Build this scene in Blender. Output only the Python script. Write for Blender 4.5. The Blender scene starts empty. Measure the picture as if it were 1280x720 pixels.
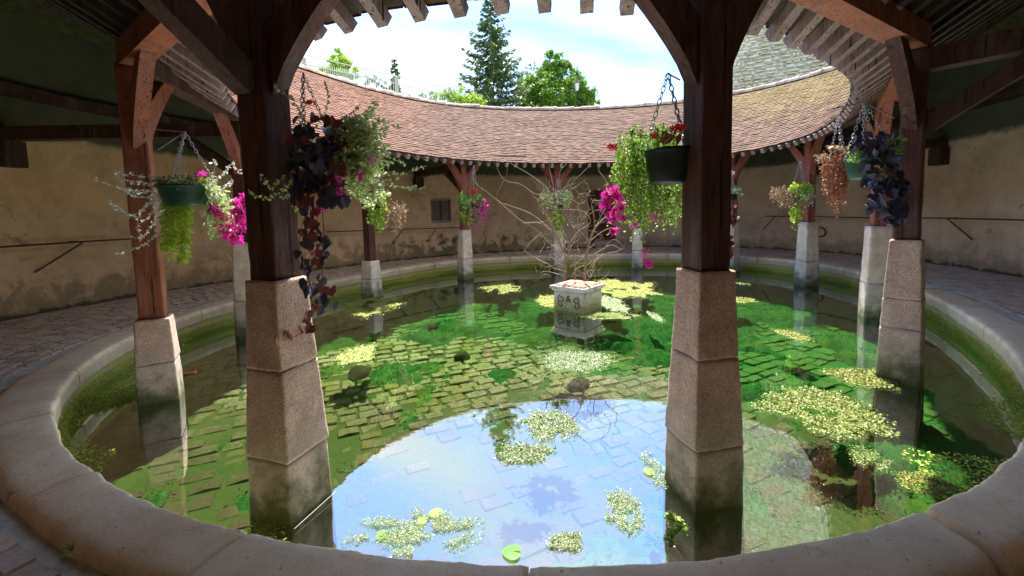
import bpy, bmesh, math, random
from mathutils import Vector, Matrix, noise
random.seed(7)
R = math.radians
PI = math.pi
sc = bpy.context.scene
col = sc.collection

# ------------------------------------------------------------------ camera
CAM = Vector((0, 0, 2.0))            # world: water surface is z = 0, y runs into the picture
F_PX, CY, PITCH, ROLL = 515.0, 310.0, 0.0822, -0.0241
def ray(px, py):
    x = (px - 640) / F_PX; y = -(py - CY) / F_PX
    c, s = math.cos(ROLL), math.sin(ROLL)
    x, y = c * x - s * y, s * x + c * y
    cp, sp = math.cos(PITCH), math.sin(PITCH)
    return Vector((x, cp + y * sp, -sp + y * cp))
def at(px, py, depth):
    d = ray(px, py); return CAM + d * (depth / d.y)
def onz(px, py, z):
    d = ray(px, py); return CAM + d * ((z - CAM.z) / d.z)
cd = bpy.data.cameras.new('camera'); cam = bpy.data.objects.new('camera', cd); col.objects.link(cam)
c_, s_ = math.cos(ROLL), math.sin(ROLL); cp_, sp_ = math.cos(PITCH), math.sin(PITCH)
X = Vector((c_, s_ * sp_, s_ * cp_)); Y = Vector((-s_, c_ * sp_, c_ * cp_)); Z = -Vector((0, cp_, -sp_))
m = Matrix((X, Y, Z)).transposed().to_4x4(); m.translation = CAM
cam.matrix_world = m
cd.sensor_width = 36; cd.lens = F_PX / 1280 * 36; cd.shift_y = -(360 - CY) / 1280
cd.clip_start = 0.05; cd.clip_end = 3000
sc.camera = cam

# ------------------------------------------------------------------ light
SUN_EL, SUN_AZ = 66, 8      # azimuth clockwise from +y (into the picture)
sun_dir = Vector((math.sin(R(SUN_AZ)) * math.cos(R(SUN_EL)), math.cos(R(SUN_AZ)) * math.cos(R(SUN_EL)), math.sin(R(SUN_EL))))
sd = bpy.data.lights.new('sun', 'SUN'); sd.energy = 2.4; sd.angle = R(1.0); sd.color = (1, .95, .87)
so = bpy.data.objects.new('sun', sd); col.objects.link(so)
so.rotation_euler = sun_dir.to_track_quat('Z', 'Y').to_euler()
w = bpy.data.worlds.new('World'); sc.world = w; w.use_nodes = True
nt = w.node_tree; nt.nodes.clear()
def N(nt, t, **kw):
    n = nt.nodes.new(t)
    for k, v in kw.items(): setattr(n, k, v)
    return n
out = N(nt, 'ShaderNodeOutputWorld'); bg = N(nt, 'ShaderNodeBackground')
sky = N(nt, 'ShaderNodeTexSky', sky_type='NISHITA'); sky.sun_disc = False
sky.sun_elevation = R(SUN_EL); sky.sun_rotation = R(SUN_AZ); sky.altitude = 100; sky.air_density = 1.0; sky.dust_density = .2; sky.ozone_density = 2.2
tc = N(nt, 'ShaderNodeTexCoord')
sep = N(nt, 'ShaderNodeSeparateXYZ'); nt.links.new(tc.outputs['Generated'], sep.inputs[0])
# project the direction on a high cloud layer
mx = N(nt, 'ShaderNodeMath', operation='MAXIMUM'); nt.links.new(sep.outputs['Z'], mx.inputs[0]); mx.inputs[1].default_value = 0.02
ad = N(nt, 'ShaderNodeMath', operation='ADD'); nt.links.new(mx.outputs[0], ad.inputs[0]); ad.inputs[1].default_value = 0.12
dx = N(nt, 'ShaderNodeMath', operation='DIVIDE'); nt.links.new(sep.outputs['X'], dx.inputs[0]); nt.links.new(ad.outputs[0], dx.inputs[1])
dy = N(nt, 'ShaderNodeMath', operation='DIVIDE'); nt.links.new(sep.outputs['Y'], dy.inputs[0]); nt.links.new(ad.outputs[0], dy.inputs[1])
cb = N(nt, 'ShaderNodeCombineXYZ'); nt.links.new(dx.outputs[0], cb.inputs[0]); nt.links.new(dy.outputs[0], cb.inputs[1])
mp = N(nt, 'ShaderNodeMapping'); nt.links.new(cb.outputs[0], mp.inputs[0]); mp.inputs['Scale'].default_value = (.75, 1.25, 1); mp.inputs['Rotation'].default_value = (0, 0, .5); mp.inputs['Location'].default_value = (1.9, .3, 0)
no = N(nt, 'ShaderNodeTexNoise'); nt.links.new(mp.outputs[0], no.inputs[0]); no.inputs['Scale'].default_value = .55; no.inputs['Detail'].default_value = 7; no.inputs['Roughness'].default_value = .52; no.inputs['Distortion'].default_value = .7
rp = N(nt, 'ShaderNodeValToRGB'); nt.links.new(no.outputs['Fac'], rp.inputs[0]); rp.color_ramp.elements[0].position = .41; rp.color_ramp.elements[1].position = .60
tint = N(nt, 'ShaderNodeMixRGB', blend_type='MULTIPLY'); tint.inputs[0].default_value = 1; nt.links.new(sky.outputs[0], tint.inputs[1]); tint.inputs[2].default_value = (.54, .71, .88, 1)
mixc = N(nt, 'ShaderNodeMixRGB'); nt.links.new(rp.outputs[0], mixc.inputs[0]); nt.links.new(tint.outputs[0], mixc.inputs[1]); mixc.inputs[2].default_value = (2.9, 3.0, 3.15, 1)
nt.links.new(mixc.outputs[0], bg.inputs[0]); nt.links.new(bg.outputs[0], out.inputs[0]); bg.inputs[1].default_value = 0.088
sc.view_settings.view_transform = 'Standard'; sc.view_settings.look = 'None'; sc.view_settings.exposure = 2.7; sc.view_settings.gamma = 1
sc.render.engine = 'CYCLES'
sc.cycles.max_bounces = 12; sc.cycles.diffuse_bounces = 8; sc.cycles.transparent_max_bounces = 12
sc.cycles.caustics_reflective = True; sc.cycles.sample_clamp_indirect = 4; sc.cycles.caustics_refractive = False
sc.cycles.use_denoising = True

# ------------------------------------------------------------------ materials
MATS = {}
def ramp(nt, src, stops, interp='LINEAR'):
    r = N(nt, 'ShaderNodeValToRGB'); nt.links.new(src, r.inputs[0]); e = r.color_ramp.elements
    r.color_ramp.interpolation = interp
    while len(e) < len(stops): e.new(.5)
    for i, (p, c) in enumerate(stops):
        e[i].position = p; e[i].color = (*c, 1) if len(c) == 3 else c
    return r.outputs[0]
def G(v): return (v, v, v)
def noisef(nt, scale, detail=5, rough=.55, vec=None, dist=0):
    n = N(nt, 'ShaderNodeTexNoise'); n.inputs['Scale'].default_value = scale; n.inputs['Detail'].default_value = detail; n.inputs['Roughness'].default_value = rough; n.inputs['Distortion'].default_value = dist
    if vec is not None: nt.links.new(vec, n.inputs['Vector'])
    return n.outputs['Fac']
def mix(nt, fac, a, b, mode='MIX'):
    x = N(nt, 'ShaderNodeMixRGB', blend_type=mode)
    for i, v in ((0, fac), (1, a), (2, b)):
        if isinstance(v, (int, float)): x.inputs[i].default_value = v
        elif isinstance(v, tuple): x.inputs[i].default_value = (*v, 1)
        else: nt.links.new(v, x.inputs[i])
    return x.outputs[0]
def math_(nt, op, a, b=0.0, clamp=False):
    x = N(nt, 'ShaderNodeMath', operation=op, use_clamp=clamp)
    for i, v in ((0, a), (1, b)):
        if isinstance(v, (int, float)): x.inputs[i].default_value = v
        else: nt.links.new(v, x.inputs[i])
    return x.outputs[0]
def newmat(name):
    m = bpy.data.materials.new(name); m.use_nodes = True; nt = m.node_tree; nt.nodes.clear()
    o = N(nt, 'ShaderNodeOutputMaterial'); b = N(nt, 'ShaderNodeBsdfPrincipled'); nt.links.new(b.outputs[0], o.inputs[0])
    b.inputs['Specular IOR Level'].default_value = .3
    MATS[name] = m
    return m, nt, b
def pos(nt): return N(nt, 'ShaderNodeNewGeometry').outputs['Position']
def objc(nt): return N(nt, 'ShaderNodeTexCoord').outputs['Object']
def scaled(nt, v, s, rot=(0, 0, 0)):
    mp = N(nt, 'ShaderNodeMapping'); nt.links.new(v, mp.inputs[0]); mp.inputs['Scale'].default_value = s; mp.inputs['Rotation'].default_value = rot; return mp.outputs[0]
def isl(nt): return N(nt, 'ShaderNodeNewGeometry').outputs['Random Per Island']
def orand(nt): return N(nt, 'ShaderNodeObjectInfo').outputs['Random']
def bump(nt, b, h, strength=.4, dist=.02):
    x = N(nt, 'ShaderNodeBump'); x.inputs['Strength'].default_value = strength; x.inputs['Distance'].default_value = dist
    nt.links.new(h, x.inputs['Height']); nt.links.new(x.outputs[0], b.inputs['Normal'])
def sepz(nt, v, axis='Z'):
    s = N(nt, 'ShaderNodeSeparateXYZ'); nt.links.new(v, s.inputs[0]); return s.outputs[axis]
def simple(name, c, rough=.7, metal=0, spec=.3, vary=.0):
    m, nt, b = newmat(name); p = pos(nt)
    if vary:
        n = noisef(nt, 9, 4, .6, p); lo = tuple(x * (1 - vary) for x in c); hi = tuple(min(1, x * (1 + vary)) for x in c)
        nt.links.new(ramp(nt, n, [(.3, lo), (.7, hi)]), b.inputs['Base Color'])
    else: b.inputs['Base Color'].default_value = (*c, 1)
    b.inputs['Roughness'].default_value = rough; b.inputs['Metallic'].default_value = metal; b.inputs['Specular IOR Level'].default_value = spec
    return m

# timber
def timber(name, dark, light, red=.0):
    m, nt, b = newmat(name); p = objc(nt); v = scaled(nt, p, (14, 14, 1.1))
    n = noisef(nt, 2.2, 8, .65, v, .6); n2 = noisef(nt, 3, 4, .6, p)
    c = ramp(nt, n, [(.25, tuple(x * .35 for x in dark)), (.45, dark), (.75, light)])
    c = mix(nt, .45, c, ramp(nt, n2, [(.3, tuple(x * .5 for x in dark)), (.7, light)]))
    c = mix(nt, ramp(nt, noisef(nt, 1.1, 6, .7, scaled(nt, p, (5, 5, 1.4))), [(.52, G(0)), (.68, G(.45))]), c, tuple(.5 * x + .10 for x in light))
    cr = noisef(nt, 1.6, 3, .5, scaled(nt, p, (26, 26, .8)), .2)
    crk = ramp(nt, cr, [(.335, G(1)), (.375, G(0))])
    c = mix(nt, crk, c, (.01, .006, .004))
    nt.links.new(c, b.inputs['Base Color']); b.inputs['Roughness'].default_value = .62
    bump(nt, b, math_(nt, 'SUBTRACT', n, math_(nt, 'MULTIPLY', crk, .8)), .8, .012)
    return m
timber('timber', (.06, .019, .014), (.15, .055, .04))
timber('timber_orange', (.20, .06, .028), (.36, .125, .06))
timber('timber_red', (.24, .065, .04), (.42, .15, .10))
timber('timber_dark', (.05, .022, .015), (.12, .06, .045))
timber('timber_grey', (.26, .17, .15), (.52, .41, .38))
# granular stone of the pedestals, with moss and damp low down
def pedestal(name, base, hi):
    m, nt, b = newmat(name); p = pos(nt)
    fine = noisef(nt, 75, 4, .7, p); mid = noisef(nt, 6, 5, .6, p); big = noisef(nt, 1.7, 4, .6, p)
    c = ramp(nt, mid, [(.3, base), (.7, hi)])
    c = mix(nt, .6, c, ramp(nt, fine, [(.36, G(.10)), (.62, (.72, .66, .6))]), 'OVERLAY')
    c = mix(nt, math_(nt, 'MULTIPLY', ramp(nt, big, [(.5, G(0)), (.62, G(1))]), .35), c, (.42, .20, .12))
    z = sepz(nt, p); zz = math_(nt, 'ADD', z, math_(nt, 'MULTIPLY', math_(nt, 'SUBTRACT', mid, .5), .9))
    grey = ramp(nt, zz, [(.35, G(1)), (.85, G(0))]); c = mix(nt, math_(nt, 'MULTIPLY', grey, .6), c, mix(nt, fine, (.22, .21, .19), (.50, .48, .44)))
    low = ramp(nt, zz, [(.05, G(1)), (.36, G(0))]); c = mix(nt, math_(nt, 'MULTIPLY', low, .88), c, mix(nt, fine, (.02, .022, .012), (.15, .17, .05)))
    c = mix(nt, ramp(nt, math_(nt, 'ADD', z, .5), [(.42, G(1)), (.52, G(0))]), c, mix(nt, mid, (.012, .03, .008), (.05, .09, .02)))
    nt.links.new(c, b.inputs['Base Color']); b.inputs['Roughness'].default_value = .9
    bump(nt, b, math_(nt, 'ADD', fine, math_(nt, 'MULTIPLY', mid, .8)), .75, .014)
pedestal('pedestal_stone', (.50, .36, .30), (.70, .56, .49))
pedestal('pedestal_pale', (.60, .50, .43), (.78, .70, .63))
def cracks(nt, p, c, scale, width, amt, col_=(.06, .045, .035)):
    n = noisef(nt, scale, 3, .6, p, .6); a = math_(nt, 'ABSOLUTE', math_(nt, 'SUBTRACT', n, .5)); g = noisef(nt, scale * .6, 3, .5, scaled(nt, p, (1, 1, 1), (0, 0, 3)))
    return mix(nt, math_(nt, 'MULTIPLY', math_(nt, 'MULTIPLY', ramp(nt, a, [(0, G(1)), (width, G(0))]), ramp(nt, g, [(.52, G(0)), (.60, G(1))])), amt), c, col_)
def coping():
    m, nt, b = newmat('coping_stone'); p = pos(nt)
    fine = noisef(nt, 60, 4, .7, p); mid = noisef(nt, 3.2, 6, .62, p); big = noisef(nt, .75, 4, .55, p); st = noisef(nt, 2.0, 6, .7, scaled(nt, p, (1, 2.2, 1), (0, 0, .5)), .8)
    c = ramp(nt, big, [(.36, (.80, .76, .66)), (.52, (.80, .68, .53)), (.68, (.76, .56, .40))])
    c = mix(nt, .5, c, ramp(nt, mid, [(.3, (.56, .42, .30)), (.5, (.76, .64, .50)), (.72, (.88, .84, .76))]))
    rc = ramp(nt, orand(nt), [(0, (1.0, .88, .72)), (.5, (1, .93, .80)), (1, (1.0, .87, .70))]); c = mix(nt, 1, c, rc, 'MULTIPLY')
    c = mix(nt, ramp(nt, st, [(.63, G(0)), (.72, G(.55))]), c, (.10, .08, .07))
    sp = noisef(nt, 34, 2, .5, scaled(nt, p, (1, 1.6, 1), (0, 0, .6))); c = mix(nt, ramp(nt, sp, [(.69, G(0)), (.73, G(.75))]), c, (.85, .8, .74))
    sp2 = noisef(nt, 28, 2, .5, scaled(nt, p, (1.3, 1, 1))); c = mix(nt, ramp(nt, sp2, [(.27, G(.7)), (.31, G(0))]), c, (.10, .06, .05))
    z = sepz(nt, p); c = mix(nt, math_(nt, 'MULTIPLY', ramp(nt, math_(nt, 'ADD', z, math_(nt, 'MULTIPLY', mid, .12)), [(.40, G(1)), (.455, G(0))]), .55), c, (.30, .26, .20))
    c = cracks(nt, p, c, 2.6, .005, .22); c = cracks(nt, p, c, 6, .008, .35)
    dk = noisef(nt, 9, 6, .75, p); c = mix(nt, ramp(nt, dk, [(.60, G(0)), (.70, G(.5))]), c, (.22, .15, .11)); c = mix(nt, ramp(nt, dk, [(.28, G(.45)), (.38, G(0))]), c, (.86, .84, .80))
    nt.links.new(c, b.inputs['Base Color']); b.inputs['Roughness'].default_value = .72
    bump(nt, b, math_(nt, 'ADD', math_(nt, 'MULTIPLY', fine, .5), mid), .5, .016)
coping()
def basin_wall():
    m, nt, b = newmat('mossy_masonry'); p = pos(nt)
    fine = noisef(nt, 40, 5, .7, p); mid = noisef(nt, 5, 5, .6, p); z = sepz(nt, p)
    c = mix(nt, fine, (.16, .15, .07), (.60, .54, .36))
    mo = math_(nt, 'ADD', math_(nt, 'MULTIPLY', math_(nt, 'SUBTRACT', mid, .5), .8), z)
    c = mix(nt, math_(nt, 'MULTIPLY', ramp(nt, mo, [(.10, G(1)), (.30, G(0))]), .85), c, mix(nt, fine, (.20, .22, .04), (.62, .60, .14)))
    nt.links.new(c, b.inputs['Base Color']); b.inputs['Roughness'].default_value = .95; bump(nt, b, fine, .8, .03)
basin_wall()
def plaster():
    m, nt, b = newmat('ochre_plaster'); p = pos(nt)
    big = noisef(nt, .55, 5, .6, p, .4); mid = noisef(nt, 2.6, 6, .65, p, .5); fine = noisef(nt, 22, 4, .7, p); x = sepz(nt, p, 'X'); z = sepz(nt, p)
    xr = math_(nt, 'MULTIPLY', math_(nt, 'ADD', x, 9), 1 / 14)
    side = ramp(nt, xr, [(.0, (.90, .60, .27)), (.3, (.76, .48, .28)), (.62, (.70, .48, .35)), (1, (.88, .70, .54))])  # ochre to pinkish tone; right end also paler, standing in for missing light
    c = mix(nt, 1, side, ramp(nt, big, [(.32, (.66, .58, .48)), (.5, (.95, .93, .9)), (.68, (1.1, 1.08, 1.06))]), 'MULTIPLY')
    c = mix(nt, .4, c, ramp(nt, mid, [(.3, (.42, .29, .18)), (.55, (.70, .51, .34)), (.75, (.84, .68, .50))]))
    # bare damp masonry and black mould on the lowest metre
    h = math_(nt, 'SUBTRACT', z, .42)
    dm = math_(nt, 'ADD', math_(nt, 'MULTIPLY', h, .34), mid)
    low = ramp(nt, dm, [(.60, G(1)), (.70, G(0))])
    leftish = ramp(nt, xr, [(.25, G(.35)), (.45, G(1)), (.62, G(.9)), (.8, G(.08))])
    c = mix(nt, math_(nt, 'MULTIPLY', low, leftish), c, mix(nt, fine, (.02, .018, .014), (.17, .14, .09)))
    c = mix(nt, math_(nt, 'MULTIPLY', ramp(nt, math_(nt, 'ADD', math_(nt, 'MULTIPLY', h, .9), mid), [(.58, G(1)), (.95, G(0))]), .65), c, mix(nt, fine, (.16, .13, .05), (.52, .42, .24)))
    edge = ramp(nt, math_(nt, 'ADD', h, math_(nt, 'MULTIPLY', mid, .35)), [(.22, G(1)), (.26, G(0))]); c = mix(nt, math_(nt, 'MULTIPLY', edge, .8), c, (.05, .045, .02))
    # scattered dark green mould
    c = mix(nt, math_(nt, 'MULTIPLY', ramp(nt, noisef(nt, 1.3, 6, .7, scaled(nt, p, (1, 1, 1), (0, 0, 2))), [(.56, G(0)), (.68, G(1))]), math_(nt, 'MULTIPLY', leftish, .7)), c, (.13, .12, .05))
    c = cracks(nt, p, c, .9, .004, .7, (.14, .09, .05))
    pt = noisef(nt, 1.9, 7, .7, scaled(nt, p, (1, 1, 1), (0, 0, 5))); c = mix(nt, ramp(nt, pt, [(.61, G(0)), (.625, G(.55))]), c, (.70, .60, .47)); c = mix(nt, ramp(nt, pt, [(.335, G(.6)), (.35, G(0))]), c, (.30, .20, .11))
    # green limewash on the top of the wall
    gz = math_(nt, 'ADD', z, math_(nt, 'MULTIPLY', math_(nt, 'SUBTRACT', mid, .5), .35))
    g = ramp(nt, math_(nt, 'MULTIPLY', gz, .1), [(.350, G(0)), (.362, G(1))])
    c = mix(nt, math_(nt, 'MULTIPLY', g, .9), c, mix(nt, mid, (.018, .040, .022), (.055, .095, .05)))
    nt.links.new(c, b.inputs['Base Color']); b.inputs['Roughness'].default_value = .95
    bump(nt, b, math_(nt, 'ADD', mid, math_(nt, 'MULTIPLY', fine, .35)), .6, .05)
plaster()
def tiles():
    m, nt, b = newmat('clay_roof_tile'); p = pos(nt)
    c = ramp(nt, isl(nt), [(0, (.055, .026, .015)), (.35, (.11, .052, .030)), (.7, (.175, .088, .052)), (1, (.075, .044, .03))])
    big = noisef(nt, .8, 5, .6, p); x = sepz(nt, p, 'X')
    c = mix(nt, math_(nt, 'MULTIPLY', ramp(nt, big, [(.35, G(0)), (.7, G(1))]), .35), c, (.15, .09, .065))
    lf = ramp(nt, math_(nt, 'ADD', math_(nt, 'MULTIPLY', x, .1), .5), [(.05, G(1)), (.28, G(0))])
    c = mix(nt, math_(nt, 'MULTIPLY', lf, .5), c, (.28, .11, .055))
    lich = noisef(nt, 7, 5, .75, p); c = mix(nt, ramp(nt, lich, [(.60, G(0)), (.68, G(.5))]), c, (.20, .165, .13))
    n = noisef(nt, 2.8, 6, .72, p, .3)
    xr = math_(nt, 'ADD', math_(nt, 'MULTIPLY', x, .1), 0); zr = math_(nt, 'MULTIPLY', math_(nt, 'SUBTRACT', sepz(nt, p), 4.0), .06)
    mk = math_(nt, 'ADD', math_(nt, 'ADD', n, math_(nt, 'MULTIPLY', math_(nt, 'SUBTRACT', xr, .82), .75)), zr)
    c = mix(nt, math_(nt, 'MULTIPLY', ramp(nt, mk, [(.53, G(0)), (.62, G(1))]), .75), c, mix(nt, lich, (.08, .06, .015), (.26, .18, .04)))
    nt.links.new(c, b.inputs['Base Color']); b.inputs['Roughness'].default_value = .85
    bump(nt, b, lich, .4, .01)
tiles()
def ridge_m():
    m, nt, b = newmat('ridge_tile_clay'); p = pos(nt); n = noisef(nt, 6, 5, .65, p)
    nt.links.new(mix(nt, .5, ramp(nt, orand(nt), [(0, (.30, .17, .12)), (1, (.62, .50, .40))]), ramp(nt, n, [(.35, (.25, .14, .1)), (.6, (.66, .58, .5))])), b.inputs['Base Color']); b.inputs['Roughness'].default_value = .85; bump(nt, b, n, .4, .02)
ridge_m()
def pavers():
    m, nt, b = newmat('paving_brick'); p = pos(nt)
    r = N(nt, 'ShaderNodeNewGeometry').outputs['Random Per Island']; rr = math_(nt, 'FRACT', math_(nt, 'ADD', r, math_(nt, 'MULTIPLY', orand(nt), 7.3)))
    c = ramp(nt, rr, [(0, (.44, .35, .27)), (.35, (.60, .48, .38)), (.7, (.70, .56, .43)), (1, (.58, .50, .40))])
    f = noisef(nt, 30, 5, .7, p); md = noisef(nt, 5, 5, .65, p)
    c = mix(nt, .5, c, ramp(nt, f, [(.35, (.22, .18, .18)), (.65, (.62, .56, .54))]), 'OVERLAY')
    c = mix(nt, ramp(nt, md, [(.5, G(0)), (.7, G(.55))]), c, (.55, .51, .49))
    nt.links.new(c, b.inputs['Base Color']); b.inputs['Roughness'].default_value = .8; bump(nt, b, math_(nt, 'ADD', f, md), .5, .012)
    m, nt, b = newmat('paving_mortar'); p = pos(nt); f = noisef(nt, 14, 6, .7, p); g = noisef(nt, 1.1, 5, .6, p)
    c = ramp(nt, f, [(.3, (.38, .35, .30)), (.7, (.70, .66, .58))])
    c = mix(nt, ramp(nt, g, [(.52, G(0)), (.64, G(.7))]), c, (.13, .16, .05))
    nt.links.new(c, b.inputs['Base Color']); b.inputs['Roughness'].default_value = .95; bump(nt, b, f, .6, .02)
pavers()
def cobbles():
    for name, dull in (('cobble_stone', 0), ('basin_silt', 1)):
        m, nt, b = newmat(name); p = pos(nt)
        r = math_(nt, 'FRACT', math_(nt, 'ADD', isl(nt), math_(nt, 'MULTIPLY', orand(nt), 5.1)))
        f = noisef(nt, 26, 5, .75, p); big = noisef(nt, .42, 5, .6, p, .3); big2 = noisef(nt, .9, 5, .62, scaled(nt, p, (1, 1, 1), (0, 0, 1)), .4)
        yy = math_(nt, 'MULTIPLY', sepz(nt, p, 'Y'), .06); xx = math_(nt, 'MULTIPLY', sepz(nt, p, 'X'), .045)
        gm = math_(nt, 'ADD', math_(nt, 'ADD', big, math_(nt, 'SUBTRACT', yy, .44)), xx)
        if not dull:
            c = ramp(nt, r, [(0, (.46, .45, .22)), (.5, (.70, .68, .44)), (1, (.58, .58, .30))])
            c = mix(nt, ramp(nt, f, [(.40, G(.8)), (.58, G(0))]), c, (.12, .12, .03))
            c = mix(nt, ramp(nt, big2, [(.47, G(0)), (.64, G(.85))]), c, (.22, .24, .05))
            near_dark = math_(nt, 'ADD', math_(nt, 'MULTIPLY', sepz(nt, p, 'Y'), .12), math_(nt, 'MULTIPLY', math_(nt, 'SUBTRACT', big2, .5), .9)); c = mix(nt, ramp(nt, near_dark, [(.47, G(.94)), (.84, G(0))]), c, mix(nt, f, (.06, .07, .025), (.12, .12, .05)))  # cobbles coloured darker toward the near side, imitating a dominant sky reflection
            c = mix(nt, ramp(nt, gm, [(.46, G(0)), (.60, G(.93))]), c, mix(nt, f, (.02, .14, .03), (.13, .33, .06)))
        else:
            c = mix(nt, f, (.03, .07, .015), (.12, .20, .04)); c = mix(nt, ramp(nt, gm, [(.46, G(0)), (.60, G(.85))]), c, (.03, .22, .04))
        nt.links.new(c, b.inputs['Base Color']); b.inputs['Roughness'].default_value = .9; bump(nt, b, f, .7, .02)
cobbles()
def weed():
    m, nt, b = newmat('green_algae'); p = pos(nt); f = noisef(nt, 9, 5, .7, p); g = noisef(nt, 1.2, 4, .6, p)
    c = mix(nt, f, (.008, .09, .02), (.06, .26, .045)); c = mix(nt, ramp(nt, g, [(.5, G(0)), (.7, G(.55))]), c, (.22, .30, .03))
    nt.links.new(c, b.inputs['Base Color']); b.inputs['Roughness'].default_value = .95; bump(nt, b, f, .8, .03)
weed()
def water():
    m = bpy.data.materials.new('pool_water'); m.use_nodes = True; nt = m.node_tree; nt.nodes.clear(); MATS['pool_water'] = m
    o = N(nt, 'ShaderNodeOutputMaterial'); mxs = N(nt, 'ShaderNodeMixShader'); t = N(nt, 'ShaderNodeBsdfTransparent'); g = N(nt, 'ShaderNodeBsdfGlossy')
    t.inputs[0].default_value = (.90, .97, .86, 1); g.inputs[0].default_value = (.96, .95, .96, 1); g.inputs['Roughness'].default_value = .0
    fr = N(nt, 'ShaderNodeFresnel'); fr.inputs[0].default_value = 1.33
    f = math_(nt, 'ADD', math_(nt, 'MULTIPLY', fr.outputs[0], .10), .42, True)
    lw = N(nt, 'ShaderNodeLayerWeight'); lw.inputs[0].default_value = .5; nt.links.new(ramp(nt, lw.outputs['Facing'], [(.45, (.95, .94, .84)), (.88, (.42, .86, .42))]), t.inputs[0])
    nt.links.new(f, mxs.inputs[0]); nt.links.new(t.outputs[0], mxs.inputs[1]); nt.links.new(g.outputs[0], mxs.inputs[2]); nt.links.new(mxs.outputs[0], o.inputs[0])
    bp = N(nt, 'ShaderNodeBump'); bp.inputs['Strength'].default_value = .022; bp.inputs['Distance'].default_value = .02
    n = noisef(nt, 3.5, 3, .5, scaled(nt, pos(nt), (1, 2.2, 1))); nt.links.new(n, bp.inputs['Height']); nt.links.new(bp.outputs[0], g.inputs['Normal'])
water()
def leafm(name, lo, hi, trans=.25, spec=.3, rough=.5):
    m, nt, b = newmat(name); p = pos(nt)
    r = math_(nt, 'FRACT', math_(nt, 'ADD', isl(nt), math_(nt, 'MULTIPLY', orand(nt), 3.7)))
    c = mix(nt, r, lo, hi); nt.links.new(c, b.inputs['Base Color']); b.inputs['Roughness'].default_value = rough; b.inputs['Specular IOR Level'].default_value = spec
    if trans:
        o = [n for n in nt.nodes if n.type == 'OUTPUT_MATERIAL'][0]; tr = N(nt, 'ShaderNodeBsdfTranslucent'); nt.links.new(mix(nt, .35, c, hi), tr.inputs[0])
        ms = N(nt, 'ShaderNodeMixShader'); ms.inputs[0].default_value = trans; nt.links.new(b.outputs[0], ms.inputs[1]); nt.links.new(tr.outputs[0], ms.inputs[2]); nt.links.new(ms.outputs[0], o.inputs[0])
    return m
leafm('leaf_lime', (.18, .34, .03), (.55, .72, .08))
leafm('leaf_green', (.10, .26, .04), (.34, .55, .12))
leafm('leaf_pale', (.38, .50, .18), (.74, .82, .44))
leafm('leaf_silver', (.42, .46, .38), (.78, .80, .70), .15)
leafm('leaf_purple', (.022, .019, .04), (.085, .075, .13), .05, .7, .32)
leafm('leaf_wine', (.07, .018, .02), (.24, .06, .05), .15, .5, .4)
leafm('leaf_dry', (.25, .15, .08), (.50, .36, .22), .1)
leafm('leaf_rust', (.26, .09, .04), (.46, .20, .10), .1)
leafm('petal_magenta', (.55, .01, .26), (.85, .06, .50), .3)
leafm('petal_red', (.70, .01, .03), (.90, .07, .08), .3)
leafm('petal_pink', (.65, .16, .38), (.85, .35, .55), .3)
leafm('spruce_needles', (.08, .14, .05), (.26, .35, .12), .25)
leafm('tree_leaf', (.09, .22, .03), (.30, .46, .07), .3)
leafm('bush_leaf', (.25, .42, .03), (.50, .66, .07), .3)
leafm('duckweed', (.14, .19, .04), (.34, .38, .11), .1, .35, .5)
leafm('duckweed_yellow', (.15, .18, .03), (.30, .31, .07), .1, .3, .5)
leafm('duckweed_pale', (.14, .20, .08), (.31, .37, .18), .1, .5, .4)
leafm('moss', (.22, .28, .03), (.58, .60, .10), .2)
leafm('cress', (.10, .22, .03), (.42, .56, .14), .2)
simple('bark', (.22, .16, .11), .9, vary=.4); simple('twig', (.30, .22, .15), .85, vary=.4)
simple('stem_green', (.16, .24, .06), .7); simple('stem_red', (.14, .04, .04), .6)
simple('carved_dark', (.13, .11, .09), .9, vary=.4); simple('pot_green', (.010, .055, .035), .35, spec=.5); simple('pot_dark', (.008, .022, .018), .4, spec=.5)  # carving is coloured darker than the planter body
simple('galvanised', (.45, .45, .46), .4, .8, vary=.25); simple('iron_rust', (.13, .055, .035), .75, .3, vary=.4); simple('iron_dark', (.03, .028, .028), .6, .5)
simple('soil', (.45, .24, .16), .95, vary=.45); simple('rubble_mortar', (.60, .53, .43), .95, vary=.2)
simple('white_paint', (.78, .76, .68), .6, vary=.08); simple('concrete', (.58, .55, .48), .9, vary=.2)
simple('door_paint', (.17, .045, .035), .6, vary=.3); simple('dark_void', (.02, .018, .016), .9); simple('step_stone', (.50, .34, .28), .9, vary=.25)
simple('roof_board', (.075, .06, .045), .9, vary=.4); simple('lamp_glass', (.85, .85, .8), .2)
simple('fallen_leaf', (.55, .17, .04), .6); simple('dark_rock', (.03, .05, .015), .9, vary=.5); simple('pale_wire', (.6, .6, .6), .5)
def grassy():
    m, nt, b = newmat('meadow'); p = pos(nt); f = noisef(nt, 2, 6, .7, p)
    nt.links.new(ramp(nt, f, [(.3, (.05, .08, .02)), (.7, (.13, .18, .05))]), b.inputs['Base Color']); b.inputs['Roughness'].default_value = .95; bump(nt, b, f, .6, .1)
grassy()
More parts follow.
